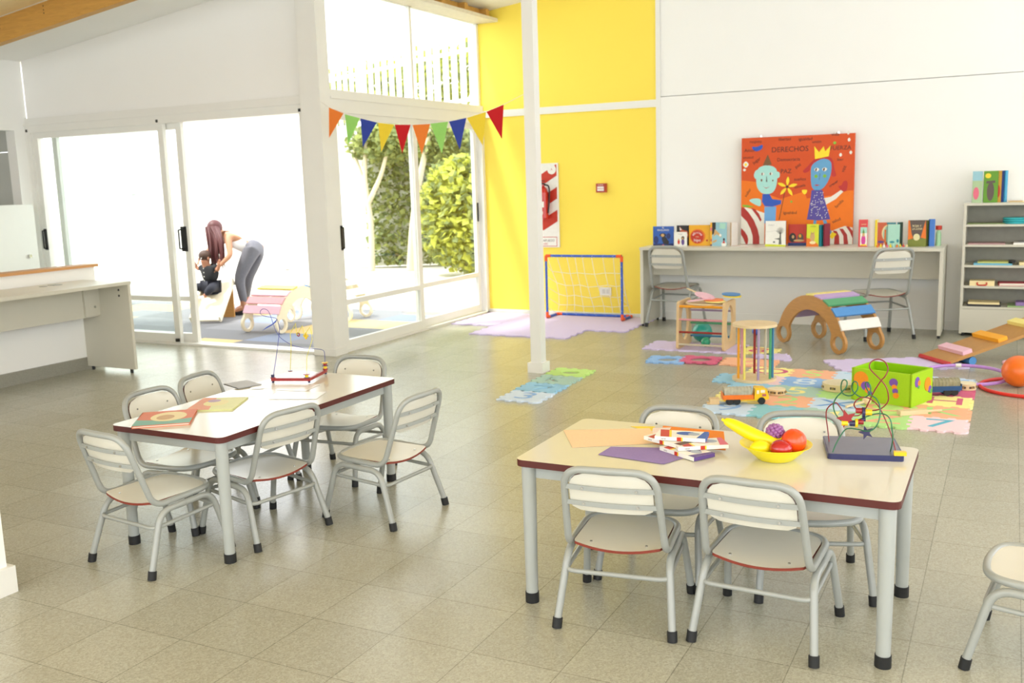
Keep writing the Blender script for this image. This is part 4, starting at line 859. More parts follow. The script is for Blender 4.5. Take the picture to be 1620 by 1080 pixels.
# lilac mats
def lil(cells,group,desc,z=0):
    for x,y,lx,ly,l in cells: tile('lilac foam tile, %s'%(l+desc),x,y,lx,ly,'lilac',group=group)
lil([(-5.03,8.42,.5,.45,'left front corner '),(-5.03,8.87,.5,.42,'left back corner '),(-4.53,7.9,.5,.5,'front left '),(-4.53,8.4,.5,.47,'middle left '),(-4.53,8.87,.5,.42,'back row left '),
 (-4.03,7.9,.5,.5,'front right '),(-4.03,8.4,.5,.47,'middle centre '),(-4.03,8.87,.5,.42,'back row centre '),(-3.53,8.4,.38,.47,'middle right '),(-3.53,8.87,.38,.42,'back row right ')],'lilac mat under the goal','of the mat under the toy goal')
c,s=math.cos(.464),math.sin(.464)
for i in range(2):
    x,y=-1.03+i*.455*c,7.125+i*.455*s
    tile('lilac foam tile of the slanting mat by the ramp, %s half'%['left','right'][i],x,y,.455,.43,'lilac',group='lilac mat by the ramp',rz=.464)
for i in range(2): tile('lilac foam tile under the wooden cube rattle, %s half'%['left','right'][i],-2.70+i*.40,7.60-i*.0,.40,.40,'lilac',group='lilac mat under the cube rattle')
# strip of four by the post (numbers pushed out of three of them)
hole7=[(.07,.20),(.235,.20),(.235,.17),(.15,.07),(.115,.07),(.185,.17),(.07,.17)]
holeK=[(.07,.08),(.07,.22),(.10,.22),(.10,.16),(.15,.22),(.19,.22),(.13,.15),(.20,.08),(.15,.08),(.10,.135),(.10,.08)]
tile('white blue foam tile with a pale blue 3, nearest of the strip by the post',-2.965,5.50,.30,.277,'white_blue','3','blue','strip of tiles by the post',ang=0)
tile('sky blue foam tile with an empty 7 shaped hole, second of the strip',-2.985,5.777,.30,.277,'sky',holes=[hole7[::-1]],group='strip of tiles by the post')
tile('sage green foam tile with an empty K shaped hole, third of the strip',-3.0,6.054,.30,.277,'sage',holes=[holeK[::-1]],group='strip of tiles by the post')
tile('lime green foam tile with a curved hole, farthest of the strip beside the post',-3.01,6.331,.30,.277,'lime',holes=[circ(.075,18,.15,.14,.05)[::-1]],group='strip of tiles by the post')
tile('light blue foam tile frame with a round hole, left of the pink one',-2.47,7.03,.28,.28,'blue',holes=[circ(.08,20,.14,.14)[::-1]],group='loose foam tiles',rz=.12)
tile('pink red foam tile frame with a round hole, in front of the cube rattle',-2.23,7.10,.28,.28,'magenta',holes=[circ(.085,20,.14,.14)[::-1]],group='loose foam tiles',rz=.05,z=.003)
tile('yellow foam tile with magenta number, behind the cylinder rattle',-1.93,7.64,.29,.29,'yellow','8','magenta','loose foam tiles',rz=-.1)
tile('lilac foam tile lying just right of the yellow loose tile',-1.70,7.37,.26,.26,'lilac',group='loose foam tiles',rz=.3)
tile('orange foam tile with yellow number, behind the cylinder rattle base',-1.92,7.12,.40,.28,'orange','0','yellow','loose foam tiles',rz=.02,z=.0)
tile('sky blue foam tile peeping out under the cylinder rattle',-1.80,6.50,.14,.28,'sky',None,None,'loose foam tiles',nx=4)
# ------------------------------------------------------------------ wooden toys
C_={'orange':P('rod_orange',(236,160,24)),'yellow':P('rod_yellow',(240,222,110)),'pink':P('rod_pink',(214,148,158)),'lav':P('rod_lavender',(168,146,178)),'red':P('rod_dark_red',(150,34,26)),'green':P('rod_green',(72,156,108)),'beige':P('rod_beige',(206,196,172)),'blue':P('rod_blue',(62,128,168)),'white':P('slat_white',(234,230,222)),'lpink':P('slat_pink',(238,190,206)),'lyel':P('slat_pale_yellow',(248,232,140)),'oran2':P('slat_orange',(246,172,40)),'sblue':P('slat_blue',(78,142,204)),'sgreen':P('slat_green',(84,162,112)),'slilac':P('slat_lilac',(196,168,216)),'cred':P('rod_red',(196,44,44))}
k=thing('cube_rattle','wooden open cube toy with coloured rods and oval side holes, beside the desk','wooden toy',(-2.213,7.81,.013))
PM=Matrix(((0,0,1,0),(1,0,0,0),(0,1,0,0),(0,0,0,1)))   # drawing (x,y,z)->(world z as x, x->y, y->z)
for s in (-1,1):
    b=B(); o=fillet([(-.19,0,0),(.19,0,0),(.17,.39,0),(-.17,.39,0)],.03,seg=4); o=[(v.x,v.y) for v in o]
    b.plate(o,[circ(.105,24,0,.205,.15)[::-1]],s*.19-.01,s*.19+.01,BEECH,M=PM); b.build('side_panel',k)
for y,z_,c in ((-.15,.352,'orange'),(-.16,.245,'pink'),(-.165,.142,'red'),(-.17,.04,'beige'),(.15,.285,'lav'),(.155,.175,'green'),(.16,.065,'blue')):
    ro=B().cyl((-.185,y,z_),(.185,y,z_),.0085 if c!='orange' else .011,C_[c],10).build('rod',k); ro['label']={'lav':'lavender'}.get(c,c)+' rod'
B().lathe([(0,.362),(.165,.362),(.17,.368),(.165,.376),(0,.376)],BEECHF,36).build('top_disc',k)
GD='round paddles piled on the cube rattle'
def disc(name,label,cat,c,r,m,loc,rot,group=GD,m2=None,hl=True):
    k=thing(name,label,cat,loc,0,group,rot=rot); B().prism(circ(r,24),0,.008,c,smooth=False).build('disc',k)
    if hl: B().b2(r-.01,r+.09,-.012,.012,.001,.007,BEECHF).build('handle',k)
    return k
disc('paddle_bat','pink round paddle leaning across the pile on the cube rattle','paddle',C_['lpink'],.085,None,(-2.22,7.79,.437),(0,-.30,2.9))
disc('paddle_bat','orange round paddle under the pink one on the cube rattle','paddle',mat('paddle_orange',(240,130,70),.5),.08,None,(-2.14,7.76,.410),(0,-.0,.9),hl=False)
disc('paddle_bat','yellow round paddle, lowest in pile on the cube rattle','paddle',C_['lyel'],.08,None,(-2.12,7.74,.400),(0,0,1.9),hl=False)
disc('paddle_bat','blue round paddle on right end of the cube rattle','paddle',C_['sblue'],.075,None,(-2.02,7.86,.447),(.05,.02,.6),hl=False)
disc('paddle_bat','bright yellow round paddle right under the blue one','paddle',YELP,.075,None,(-2.01,7.85,.434),(.05,.02,.9),hl=False)
tag(B().b2(-.09,.10,-.03,.03,0,.008,C_['lpink']).build('wooden_stick',loc=(-2.25,7.72,.412),rot=(0,-.14,.3)),'pale pink flat stick on the cube rattle in front of paddles','stick')
TG=mat('pearly_teal_plastic',(40,164,148),.25,coat=.4)
tag(B().sph((0,0,0),.087,TG).build('toy_ball',loc=(-2.33,8.10,.088)),'large pearly teal ball seen through the cube rattle','ball')
tag(B().sph((0,0,0),.040,mat('pearly_green_plastic',(40,160,118),.25,coat=.4)).build('toy_ball',loc=(-2.215,7.80,.0535)),'small green ball lying inside the cube rattle','ball')
tag(B().sph((0,0,0),.035,mat('blue_rubber_ball',(60,110,210),.4)).build('toy_ball',loc=(-1.985,8.60,.035)),'small blue ball behind the cylinder rattle near desk','ball')

k=thing('cylinder_rattle','wooden cylinder toy with two discs and coloured rods standing on the floor','wooden toy',(-1.54,6.635,.013))
slots=[[(-.06,-.045),(.03,-.045),(.03,-.03),(-.06,-.03)],[(-.03,.0),(.07,.0),(.07,.015),(-.03,.015)]]
for z_ in (0,.375): B().plate(circ(.15,40),[s[::-1] for s in slots],z_,z_+.018,BEECHF).build('disc',k)
cw=math.radians(-27)
for px,c in ((-.118,'orange'),(-.090,'yellow'),(-.062,'pink'),(-.005,'lav'),(.03,'red'),(.085,'green'),(.095,'beige'),(.112,'blue')):
    back=c in('pink','red','beige'); d_=math.sqrt(max(0,.122**2-px*px))*(1 if back else -1)
    x=px*math.cos(.476)-d_*math.sin(.476)*1; y=px*math.sin(.476)+d_*math.cos(.476)
    ro=B().cyl((x,y,.018),(x,y,.375),.0085,C_[c],12).build('rod',k); ro['label']={'lav':'lavender'}.get(c,c)+' rod'

def rocker(label,loc,rz,wood,cols,half=.335,wid=.185,R=.405):
    k=thing('arch_rocker',label,'rocker',loc,rz)
    MR=Matrix(((1,0,0,0),(0,0,1,0),(0,1,0,0),(0,0,0,1)))
    def arc(R,a0,a1,n=28): return [(R*math.cos(a0+(a1-a0)*i/n),.03+R*math.sin(a0+(a1-a0)*i/n)) for i in range(n+1)]
    for s in (-1,1):
        b=B(); a=math.radians(25)
        b.plate(arc(R,a,PI-a)+arc(R-.118,PI-a,a),[],s*wid-.012,s*wid+.012,wood,M=MR)
        for e in (-1,1):
            h_=half; nk_=[(h_-.075,.151),(h_-.086,.09),(h_-.054,.107),(h_-.035,.134),(h_,.146),(h_+.035,.134),(h_+.054,.107),(h_+.086,.095),(h_+.032,.201)] if half<.4 else None
            if nk_: b.plate([(e*x_,z_) for x_,z_ in (nk_[::-1] if e>0 else nk_)],[],s*wid-.0118,s*wid+.0118,wood,M=MR)
            b.plate(circ(.086,28,e*half,.0875),[circ(.057,24,e*half,.086)[::-1]],s*wid-.0124,s*wid+.0124,wood,M=MR)
        b.build('side_arch',k)
    for i,c in enumerate(cols):
        left=len(c)>3
        a=math.radians(c[2]); rr=R-.030 if left else R+.002
        M=Matrix.Translation((rr*math.cos(a),0,.03+rr*math.sin(a)))@Matrix.Rotation(PI/2-a,4,'Y')
        sl=B().box((0,0,0),(.084,wid*2-.024 if left else wid*2+.024,.016),c[1],M).build('slat',k); sl['label']=c[0]+' slat'
    return k
SL=[('grey lilac',C_['lav'],145,1),('pale grey',C_['beige'],128,1),('grey',C_['beige'],111,1),('yellow',C_['lyel'],91),('lilac',C_['slilac'],77),('green',C_['sgreen'],62),('blue',C_['sblue'],46),('white',C_['white'],29)]
rocker('oak plywood arch rocker with coloured slats in front of the back desk','',-1,PLY,[]) if False else None
rocker('oak plywood arch rocker with coloured slats in front of the back desk',(-1.30,8.20,0),-.70,PLY,SL)

# ramp
k=thing('step_ramp','brown wooden ramp with coloured cross slats sloping up at right edge','ramp',(-.4545,7.6775,.018),math.atan2(.60,.80))
RM=Matrix.Rotation(-math.radians(15.4),4,'Y')
B().box((.66,0,.012),(1.32,.335,.022),PLY,RM).build('board',k)
B().cyl((-.005,-.178,.010),(-.005,.178,.010),.0165,C_['cred'],14,M=RM).build('end_rod',k)
for x,c,l in ((.17,C_['lpink'],'pink'),(.46,C_['oran2'],'orange'),(.76,C_['lyel'],'pale yellow'),(1.06,C_['sgreen'],'green')):
    sl=B().box((x,0,.037),(.075,.30,.028),c,RM).build('slat',k); sl['label']=l+' slat'
B().cyl((.20,-.15,.012),(.20,.15,.012),.03,C_['sblue'],16).build('roller',k)
B().b2(1.15,1.19,-.16,.16,-.017,.30,PLY).build('support',k)

# felt box
LIM=fab('lime_felt',(166,206,40)); LIMI=fab('bright_lime_lining',(150,206,16))
k=thing('felt_box','lime green felt box with orange and purple dots on the play mat','box',(-.615,6.30,.0135),-.338)
bw,bd,bh=.184,.135,.20
b=B()
for c,d_ in (((0,-bd,bh/2),(2*bw,.014,bh)),((0,bd,bh/2),(2*bw,.014,bh)),((-bw,0,bh/2),(.014,2*bd+.014,bh)),((bw,0,bh/2),(.014,2*bd+.014,bh))): b.box(c,d_,LIM)
b.b2(-bw,bw,-bd,bd,0,.012,LIMI)
b.b2(-bw+.007,bw-.007,-bd+.0071,-bd+.0085,.012,bh-.002,LIMI); b.b2(-bw+.007,bw-.007,bd-.0085,bd-.0071,.012,bh-.002,LIMI)
b.b2(-bw+.0071,-bw+.0085,-bd,bd,.012,bh-.002,LIMI); b.b2(bw-.0085,bw-.0071,-bd,bd,.012,bh-.002,LIMI)
b.build('box_body',k)
OD,PD,GDm=fab('felt_dot_orange',(244,148,44)),fab('felt_dot_purple',(128,88,176)),fab('felt_dot_green',(96,176,80))
Mf=Matrix.Translation((-bw,-bd-.0075,0))@Matrix.Rotation(PI/2,4,'X'); Ms=Matrix.Translation((bw+.0075,-bd,0))@Matrix.Rotation(PI/2,4,'Z')@Matrix.Rotation(PI/2,4,'X')
for M,L in ((Mf,((.055,.135,.048,OD),(.085,.095,.028,PD),(.10,.07,.018,OD),(.115,.055,.014,PD),(.262,.138,.026,PD),(.268,.112,.016,OD),(.274,.088,.017,PD),(.280,.062,.018,OD))),(Ms,((.06,.145,.032,PD),(.085,.135,.018,OD),(.08,.112,.011,GDm),(.205,.11,.042,OD),(.235,.075,.022,PD),(.25,.06,.014,GDm)))):
    for i,(x,y,r_,m) in enumerate(L): B().prism(circ(r_,20,x,y),0,.0015+.0006*i,m,M=M).build('felt_dot',k)

OB=mat('orange_rubber',(240,112,20),.38,coat=.2)
tag(B().sph((0,0,0),.102,OB,nu=28,nv=18).build('ball',loc=(.085,6.99,.103)),'shiny orange ball on the floor at right edge','ball')
def ring3(cx,cy,R,z_=0,n=40,wob=0): return [(cx+R*math.cos(2*PI*i/n),cy+R*math.sin(2*PI*i/n),z_+wob*math.sin(2*PI*i/n)) for i in range(n)]
def hoop(label,x,y,R,m,r_,wob,z_):
    k=thing('hula_hoop',label,'hoop',(x,y,z_)); B().tube(ring3(0,0,R,0,44,wob),r_,m,10,closed=True).build('hoop_tube',k)
    B().tube([(R*math.cos(a),R*math.sin(a),wob*math.sin(a)) for a in (1.70,1.77,1.84)],r_*1.12,WPR,10).build('joint_sleeve',k)
hoop('lilac plastic hoop lying behind the felt box',-.235,7.15,.27,mat('lilac_plastic',(190,140,216),.35),.0115,.012,.030)
hoop('red plastic hoop lying round the orange ball',.155,6.925,.292,mat('red_plastic',(222,44,34),.35),.0115,0,.0125)
k=thing('toy_baton','blue plastic baton with a pink tip behind the orange ball','baton',(.10,7.93,.016),1.0)
B().tube([(-.17,0,0),(.17,0,0)],.0155,mat('baton_blue',(96,160,216),.4),12).build('shaft',k); B().tube([(-.205,0,0),(-.195,0,0),(-.17,0,0)],[.006,.014,.0155],C_['lpink'],12).build('tip',k); B().tube([(-.09,0,0),(-.075,0,0)],.0162,WPR,12).build('band',k)

# trucks
def truck(label,loc,rz,bed,cab,canopy):
    k=thing('toy_truck',label,'toy truck',loc,rz)
    b=B(); b.b2(-.125,.13,-.032,.032,.022,.032,cab); b.build('chassis',k)
    b=B(); b.b2(-.13,.055,-.042,.042,.034,.040,bed)
    for s in (-1,1): b.b2(-.13,.055,s*.042-.002,s*.042+.002,.034,.062,bed)
    b.b2(-.132,-.128,-.042,.042,.034,.074,bed); b.b2(.052,.056,-.042,.042,.034,.062,bed); b.build('cargo_bed',k)
    b=B(); rows=[]
    for i in range(25):
        x=-.122+.168*i/24; e=.0025*(1 if i%3==0 else 0)
        rows.append([(x,-.038-e,.058),(x,-.038-e,.088),(x,-.028,.101+e),(x,0,.105+e),(x,.028,.101+e),(x,.038+e,.088),(x,.038+e,.058)])
    b.grid(rows,canopy,smooth=False); b.add(rows[0],[(0,1,2,3,4,5,6)],canopy); b.add(rows[-1],[(6,5,4,3,2,1,0)],canopy); b.build('canopy',k)
    b=B(); M=Matrix(((1,0,0,0),(0,0,1,0),(0,1,0,0),(0,0,0,1)))
    prof=fillet([(.060,.030,0),(.152,.030,0),(.146,.066,0),(.134,.100,0),(.066,.104,0)],.012,seg=4); prof=[(v.x,v.y) for v in prof]
    b.prism(prof[::-1],-.038,.038,cab,M=M,smooth=False); cb=b.build('cab',k)
    b=B(); wm=mat('truck_window',(238,224,206),.15)
    for s in (-1,1):
        b.box((.112,s*.0385,.082),(.026,.002,.018),wm); b.box((.082,s*.0385,.078),(.014,.002,.022),wm)
    b.box((.1435,0,.083),(.002,.058,.020),wm,ry=.33); b.build('windows',cb)
    b=B(); b.box((.1515,0,.050),(.002,.05,.014),GREYP,ry=-.1); b.box((.120,-.0388,.058),(.024,.001,.014),P('truck_sticker',(190,90,90))); b.build('grille',cb)
    for x in (-.090,-.045,.105):
        for s in (-1,1):
            wh=B(); wh.cyl((x,s*.024,.0225),(x,s*.042,.0225),.0225,RUB,20); wh.build('wheel',k)
            B().cyl((x,s*.0421,.0225),(x,s*.0435,.0225),.009,mat('dark_hub',(52,52,54),.5),12).build('hub',wh) if False else None
    return k
truck('yellow toy truck with orange bed and grey ribbed load, at front left of play mat',(-1.435,5.895,.013),.42,mat('truck_orange',(238,118,24),.4),mat('truck_yellow',(246,194,16),.35),mat('canopy_clear_grey',(176,172,152),.4,a=.3,scale=60))
truck('toy truck with dark blue bed, mostly hidden behind the lime felt box',(-.365,6.525,.013),.42+PI,mat('truck_blue',(34,76,128),.4),mat('truck_blue_cab',(40,90,140),.35),mat('canopy_tan_mesh',(150,142,112),.6,a=.3,scale=60))
tag(B().b2(-.03,.03,-.025,.025,0,.036,BEECH).b2(-.045,-.03,-.02,.02,0,.01,BEECH).build('wooden_block',loc=(-1.60,5.825,.013),rot=(0,0,.42)),'small pale wooden block just behind the yellow truck','block')

# percussion
def tambourine(label,x,y,r_,h,z_=.0135,group=None):
    k=thing('tambourine',label,'tambourine',(x,y,z_),0,group)
    b=B(); b.lathe([(r_-.006,0),(r_,0),(r_,h),(r_-.006,h)],BEECHF,40); b.lathe([(r_-.006,h),(r_-.006,0)],BEECHF,40); b.build('wooden_ring',k)
    B().prism(circ(r_-.002,36),h-.002,h+.001,mat('drum_skin',(234,222,190),.6)).build('drum_skin',k)
    for i in range(7):
        a=2*PI*i/7; M=Matrix.Translation((r_*math.cos(a),r_*math.sin(a),h*.5))@Matrix.Rotation(a,4,'Z')@Matrix.Rotation(PI/2,4,'X')
        j=B(); j.b2(-.004,.001,-.007,.007,-.018,.018,BROWN,M=M); j.cyl((.0,0,-.004),(0,0,.004),.010,mat('brass_jingle',(190,160,100),.3,metal=1),12,M=M@Matrix.Rotation(PI/2,4,'X')); j.build('jingle',k)
    return k
tambourine('large pale tambourine lying left of the lime felt box',-.955,6.49,.105,.045)
tambourine('small pale tambourine in front of the yellow truck cab',-1.30,6.225,.056,.035)
tambourine('small pale tambourine on the back right corner of play mat',-.215,6.76,.062,.038)
k=thing('clapper_paddle','pale wooden block with a handle lying in front of the lime felt box','percussion toy',(-.45,5.95,.0135),.60)
B().b2(-.10,.07,-.022,.022,0,.026,BEECHF).build('block',k); B().cyl((.07,0,.012),(.165,0,.012),.0075,BEECHF,10).build('handle',k)
k=thing('maraca','pale wooden maraca lying left of the clapper','percussion toy',(-.76,6.06,.0135),.9)
B().sph((.045,0,.028),.027,BEECHF).build('head',k); B().cyl((.02,0,.022),(-.12,0,.008),.008,BEECHF,10).build('handle',k)

# ------------------------------------------------------------------ things on the right table
def paper(label,pts,m,z_,name='paper_sheet'):
    cx=sum(p[0] for p in pts)/len(pts); cy=sum(p[1] for p in pts)/len(pts)
    q_=[(p[0]-cx,p[1]-cy) for p in pts]; a=sum(q_[i-1][0]*q_[i][1]-q_[i][0]*q_[i-1][1] for i in range(len(q_)))
    if a<0: q_=q_[::-1]
    return tag(B().prism(q_,0,.0006,m).build(name,loc=(cx,cy,z_)),label,'paper')
z_=HR+.0002
paper('peach coloured sheet of paper at left on the right table',[(-1.435,3.175),(-1.150,3.310),(-1.046,3.130),(-1.31,2.970)],fab('peach_paper',(246,212,170)),z_+.0008)
paper('purple sheet of card near front edge of the right table',[(-1.195,2.920),(-.958,2.892),(-.90,3.03),(-1.00,3.08),(-1.19,3.025)],fab('purple_card',(152,132,186)),z_+.0018)
paper('orange sheet of card at the far edge of right table',[(-1.115,3.365),(-.887,3.36),(-.818,3.125),(-1.07,3.115)],fab('orange_card',(236,140,56)),z_)
paper('yellow scrap of paper showing behind the peach sheet',[(-1.225,3.315),(-1.14,3.345),(-1.125,3.25),(-1.16,3.28)],YELP,z_+.0002)
paper('pale pink scrap of paper between the peach and orange sheets',[(-1.14,3.32),(-1.08,3.35),(-1.05,3.15),(-1.10,3.18)],fab('pale_pink_paper',(236,216,206)),z_+.0004)
def crayon_box(label,loc,rz,side,rot=(0,0)):
    k=thing('crayon_box',label,'crayon box',loc,rz,'crayon boxes on the right table',rot=(rot[0],rot[1],rz))
    b=B(); b.b2(-.085,.085,-.045,.045,0,.013,WPR); M=Matrix.Translation((-.085,-.045,.0131))
    sh(b,M,[(.02,0),(.05,0),(.035,.09),(.005,.09)],REDP,1,1,.0003); sh(b,M,[(.05,0),(.058,0),(.043,.09),(.035,.09)],YELP,1,1,.0003); sh(b,M,el(.10,.055,.035,.022),side,1,1,.0004); sh(b,M,el(.125,.05,.02,.018),P('print_silver',(170,180,196)),1,1,.0006); sh(b,M,[(.14,0),(.17,0),(.17,.09),(.155,.09)],side,1,1,.0003)
    Mf=Matrix.Translation((-.085,-.0451,0))@Matrix.Rotation(PI/2,4,'X'); sh(b,Mf,[(.075,0),(.09,0),(.09,.013),(.075,.013)],REDP,1,1,.0003); sh(b,Mf,[(.09,0),(.095,0),(.095,.013),(.09,.013)],YELP,1,1,.0003); b.text('ceras',.008,DARK,Mf@Matrix.Translation((.03,.006,.0004)))
    b.b2(.085,.0853,-.045,.045,0,.013,side); b.build('carton',k); return k
crayon_box('crayon box lying lowest, purple sided, nearest front edge of right table',(-.925,3.035,HR+.003),-.55,PURP)
crayon_box('crayon box with a pink stripe at right of the heap',(-.895,3.085,HR+.018),.55,PINKP)
crayon_box('crayon box with brown and red print at left under the top box',(-1.00,3.10,HR+.0185),-.45,BROWN)
crayon_box('topmost crayon box of the heap, with a blue end',(-.965,3.11,HR+.0335),.14,BLUE)

YB=mat('yellow_bowl_plastic',(252,232,24),.35,coat=.2)
k=thing('fruit_bowl','yellow plastic bowl with a zigzag pattern on the right table','bowl',(-.645,3.085,HR))
B().lathe([(0,.002),(.05,0),(.056,.002),(.082,.025),(.100,.044),(.113,.050),(.114,.0525),(.101,.048),(.080,.030),(.053,.007),(0,.006)],YB,44).build('bowl_body',k)
b=B(); pts=[]
for i in range(25):
    a=2*PI*i/24; rr,zz=(.0605,.0065) if i%2 else (.0935,.0385); pts.append((rr*math.cos(a),rr*math.sin(a),zz))
b.tube(pts,.0012,YB,5); b.build('zigzag_rib',k)
z_=HR
YF=mat('yellow_fruit_plastic',(254,226,10),.4,coat=.15)
k=thing('toy_banana','yellow plastic banana sticking out of the left of bowl','toy fruit',(-.70,3.08,z_+.07))
pts=smooth([(-.115,.02,.038),(-.085,.018,.028),(-.045,.012,.012),(0,.004,-.002),(.045,0,-.012),(.07,-.002,-.020)],4); n=len(pts)
B().tube(pts,[.005+.0175*math.sin(PI*min(1,(i+.8)/(n)))**.6 for i in range(n)],YF,10).build('fruit',k)
B().tube([(-.125,.021,.042),(-.112,.02,.037)],[.005,.006],YF,8).build('stem',k)
tag(B().sph((0,0,0),(.034,.024,.024),YF,fn=lambda d:1+.25*max(0,abs(d.x)-.8)).build('toy_lemon',loc=(-.682,3.035,z_+.046),rot=(0,0,.4)),'yellow plastic lemon at left front inside the bowl','toy fruit')
tag(B().sph((0,0,0),(.036,.033,.028),mat('glossy_dark_red',(180,22,28),.2,coat=.6)).build('toy_apple',loc=(-.618,3.035,z_+.050)),'glossy dark red plastic apple in front inside the bowl','toy fruit')
tag(B().sph((0,0,0),.040,mat('glossy_orange_fruit',(240,76,16),.28,coat=.4),fn=lambda d:1+.02*math.cos(5*math.atan2(d.y,d.x))*max(0,d.z)).build('toy_orange',loc=(-.588,3.085,z_+.064)),'orange red plastic fruit at right inside the bowl','toy fruit')
b=B()
for i in range(46):
    zz=1-2*(i+.5)/46; a=i*2.39996; rr=math.sqrt(1-zz*zz); b.sph((rr*math.cos(a)*.024,rr*math.sin(a)*.020,zz*.019),.0075,mat('purple_grape_plastic',(150,92,152),.3,coat=.3),nu=8,nv=6)
b.sph((0,0,0),(.024,.02,.019),mat('purple_grape_plastic'),nu=12,nv=8)
tag(b.build('toy_grapes',loc=(-.650,3.098,z_+.088)),'bunch of purple plastic grapes on top of the fruit','toy fruit')

# bead mazes
RW=mat('dark_red_wire',(132,26,30),.35,coat=.3); GW_=mat('green_wire',(20,104,66),.35,coat=.3); NV=mat('navy_painted_wood',(30,34,88),.35,coat=.2); NVT=mat('dusky_blue_top',(98,100,124),.35,coat=.2)
BR=mat('bead_red',(150,26,30),.35,coat=.2); BY=mat('bead_yellow',(236,198,20),.35,coat=.2); BN=mat('bead_navy',(36,34,80),.35,coat=.2)
k=thing('bead_maze','bead maze with red and green wires on a dark blue board, right table','bead maze',(-.405,3.275,HR),.235)
inv=Matrix.Rotation(-.235,4,'Z')@Matrix.Translation((.405,-3.275,-.5))
def L_(name): return [inv@Vector(p) for p in D[name]]
B().prism(rrect(.232,.225,.012),0,.018,NV,side=NV).prism(rrect(.222,.215,.010),.018,.0184,NVT).build('base_board',k)
g=lambda n_,m,r_=.0021,k5=5,f=None: (B().tube([f(v) if f else v for v in smooth(L_(n_),k5)],r_,m,7).build('wire',k))
def fit(pts,a,e):   # keep the drawn curve but anchor both ends on the board
    return pts
def wav(amp,n): return lambda v: Vector((v.x,v.y+amp*math.sin(v.x*40+v.z*25),v.z))
for n_,m in (('r_red1',RW),('r_red2',RW),('r_green',GW_),('r_green2',GW_)):
    pts=L_(n_); 
    for i in range(len(pts)): pts[i]=Vector((pts[i].x,pts[i].y+.018*math.sin(i*.7),pts[i].z))
    if n_!='r_green2': pts[0]=Vector((min(.10,max(-.10,pts[0].x)),min(.095,max(-.095,pts[0].y)),.016))
    if n_=='r_green2': pts[0]=L_('r_green')[-1]+Vector((0,.018*math.sin(38*.7),0)); pts[-1]=Vector((min(.10,pts[-1].x),-.06,.016))
    B().tube(smooth(pts,5),.0021,m,7).build('wire',k)
bd_=L_('r_beads')
def bead(i,m,kind,s=1,par=k,c=None,lab=None):
    c=c or bd_[i]; b=B()
    if kind=='cyl': b.cyl(c-Vector((.010*s,0,0)),c+Vector((.010*s,0,0)),.0095*s,m,16)
    if kind=='ring': b.cyl(c-Vector((.004,0,0)),c+Vector((.004,0,0)),.0165*s,m,18)
    if kind=='star':
        ps=[((.026 if j%2==0 else .011)*s*math.cos(PI/2+PI*j/5+.3),(.026 if j%2==0 else .011)*s*math.sin(PI/2+PI*j/5+.3)) for j in range(10)]
        b.prism(ps,-.005,.005,m,M=Matrix.Translation(c)@Matrix.Rotation(PI/2,4,'X'))
    o_=b.build('bead',par)
    if lab: o_['label']=lab
bead(0,BR,'star',1.2,lab='red star bead'); bead(1,BY,'cyl',.95,lab='yellow bead'); bead(2,BN,'cyl',1,lab='navy bead'); bead(3,BY,'ring',.85,lab='yellow ring bead'); bead(4,BR,'cyl',.9,lab='red bead'); bead(5,BR,'cyl',.95,lab='red bead'); bead(6,BN,'ring',1,lab='navy ring bead'); bead(7,BY,'cyl',1.05,lab='yellow bead'); bead(8,BN,'star',.9,lab='navy star bead'); bead(10,BN,'cyl',.6,lab='navy bead')
B().b2(.085,.122,-.110,-.090,.018,.030,BY).build('corner_block',k)

k=thing('bead_maze','bead maze with thin blue and yellow wires on red bars, far end of left table','bead maze',(-3.0,3.60,HR)); inv=Matrix.Translation((3.0,-3.60,-.5))
BW=mat('blue_wire',(62,62,150),.35); YW=mat('yellow_wire',(226,214,60),.35)
bb=L_('l_base'); zc=Vector((0,0,.016))
b=B()
for a,c in ((bb[0],bb[1]),(bb[1],bb[2])):
    d_=(c-a); d_.z=0; M=Matrix.Translation(((a.x+c.x)/2,(a.y+c.y)/2,.016))@Matrix.Rotation(math.atan2(d_.y,d_.x),4,'Z'); b.box((0,0,0),(d_.length+.014,.014,.014),BR,M)
for v in bb: b.cyl((v.x,v.y,0),(v.x,v.y,.009),.006,BN,10)
b.build('base_bar',k)
p1=L_('l_blue1'); off=Vector((bb[0].x,bb[0].y,.02)); s1=off-p1[0]; p1=[v+s1*(1-i/5) for i,v in enumerate(p1)]
p2=L_('l_blue2'); off=Vector((bb[2].x,bb[2].y,.06)); s2=off-p2[0]; n2=len(p2)-1; s3=p1[-1]-p2[-1]; p2=[v+s2*(1-i/n2)+s3*(i/n2) for i,v in enumerate(p2)]
B().tube(smooth(p1,4),.0014,BW,6).build('wire',k); B().tube(smooth(p2,4),.0014,BW,6).build('wire',k)
lf=L_('l_leaf'); b=B(); b.add([v-Vector((0,.002,0)) for v in lf]+[v+Vector((0,.002,0)) for v in lf],[tuple(range(7)),tuple(range(13,6,-1))]+[(i,(i+1)%7,(i+1)%7+7,i+7) for i in range(7)],mat('bead_blue',(70,90,180),.35)); b.build('leaf_bead',k)
py=L_('l_yel'); off=Vector((bb[1].x-.012,bb[1].y-.002,.022)); sy=off-py[-1]; py=[v+sy*(i/(len(py)-1)) for i,v in enumerate(py)]
B().tube(py,.0014,YW,6).build('wire',k); pz=L_('l_yel2'); pz[0]=py[0]; B().tube(pz,.0014,YW,6).build('wire',k)
lb=L_('l_beads'); B().tube(ring3(0,0,.0075,0,14),.0028,BR,6,closed=True,M=Matrix.Translation(lb[0])@Matrix.Rotation(PI/2,4,'X')).build('bead',k)
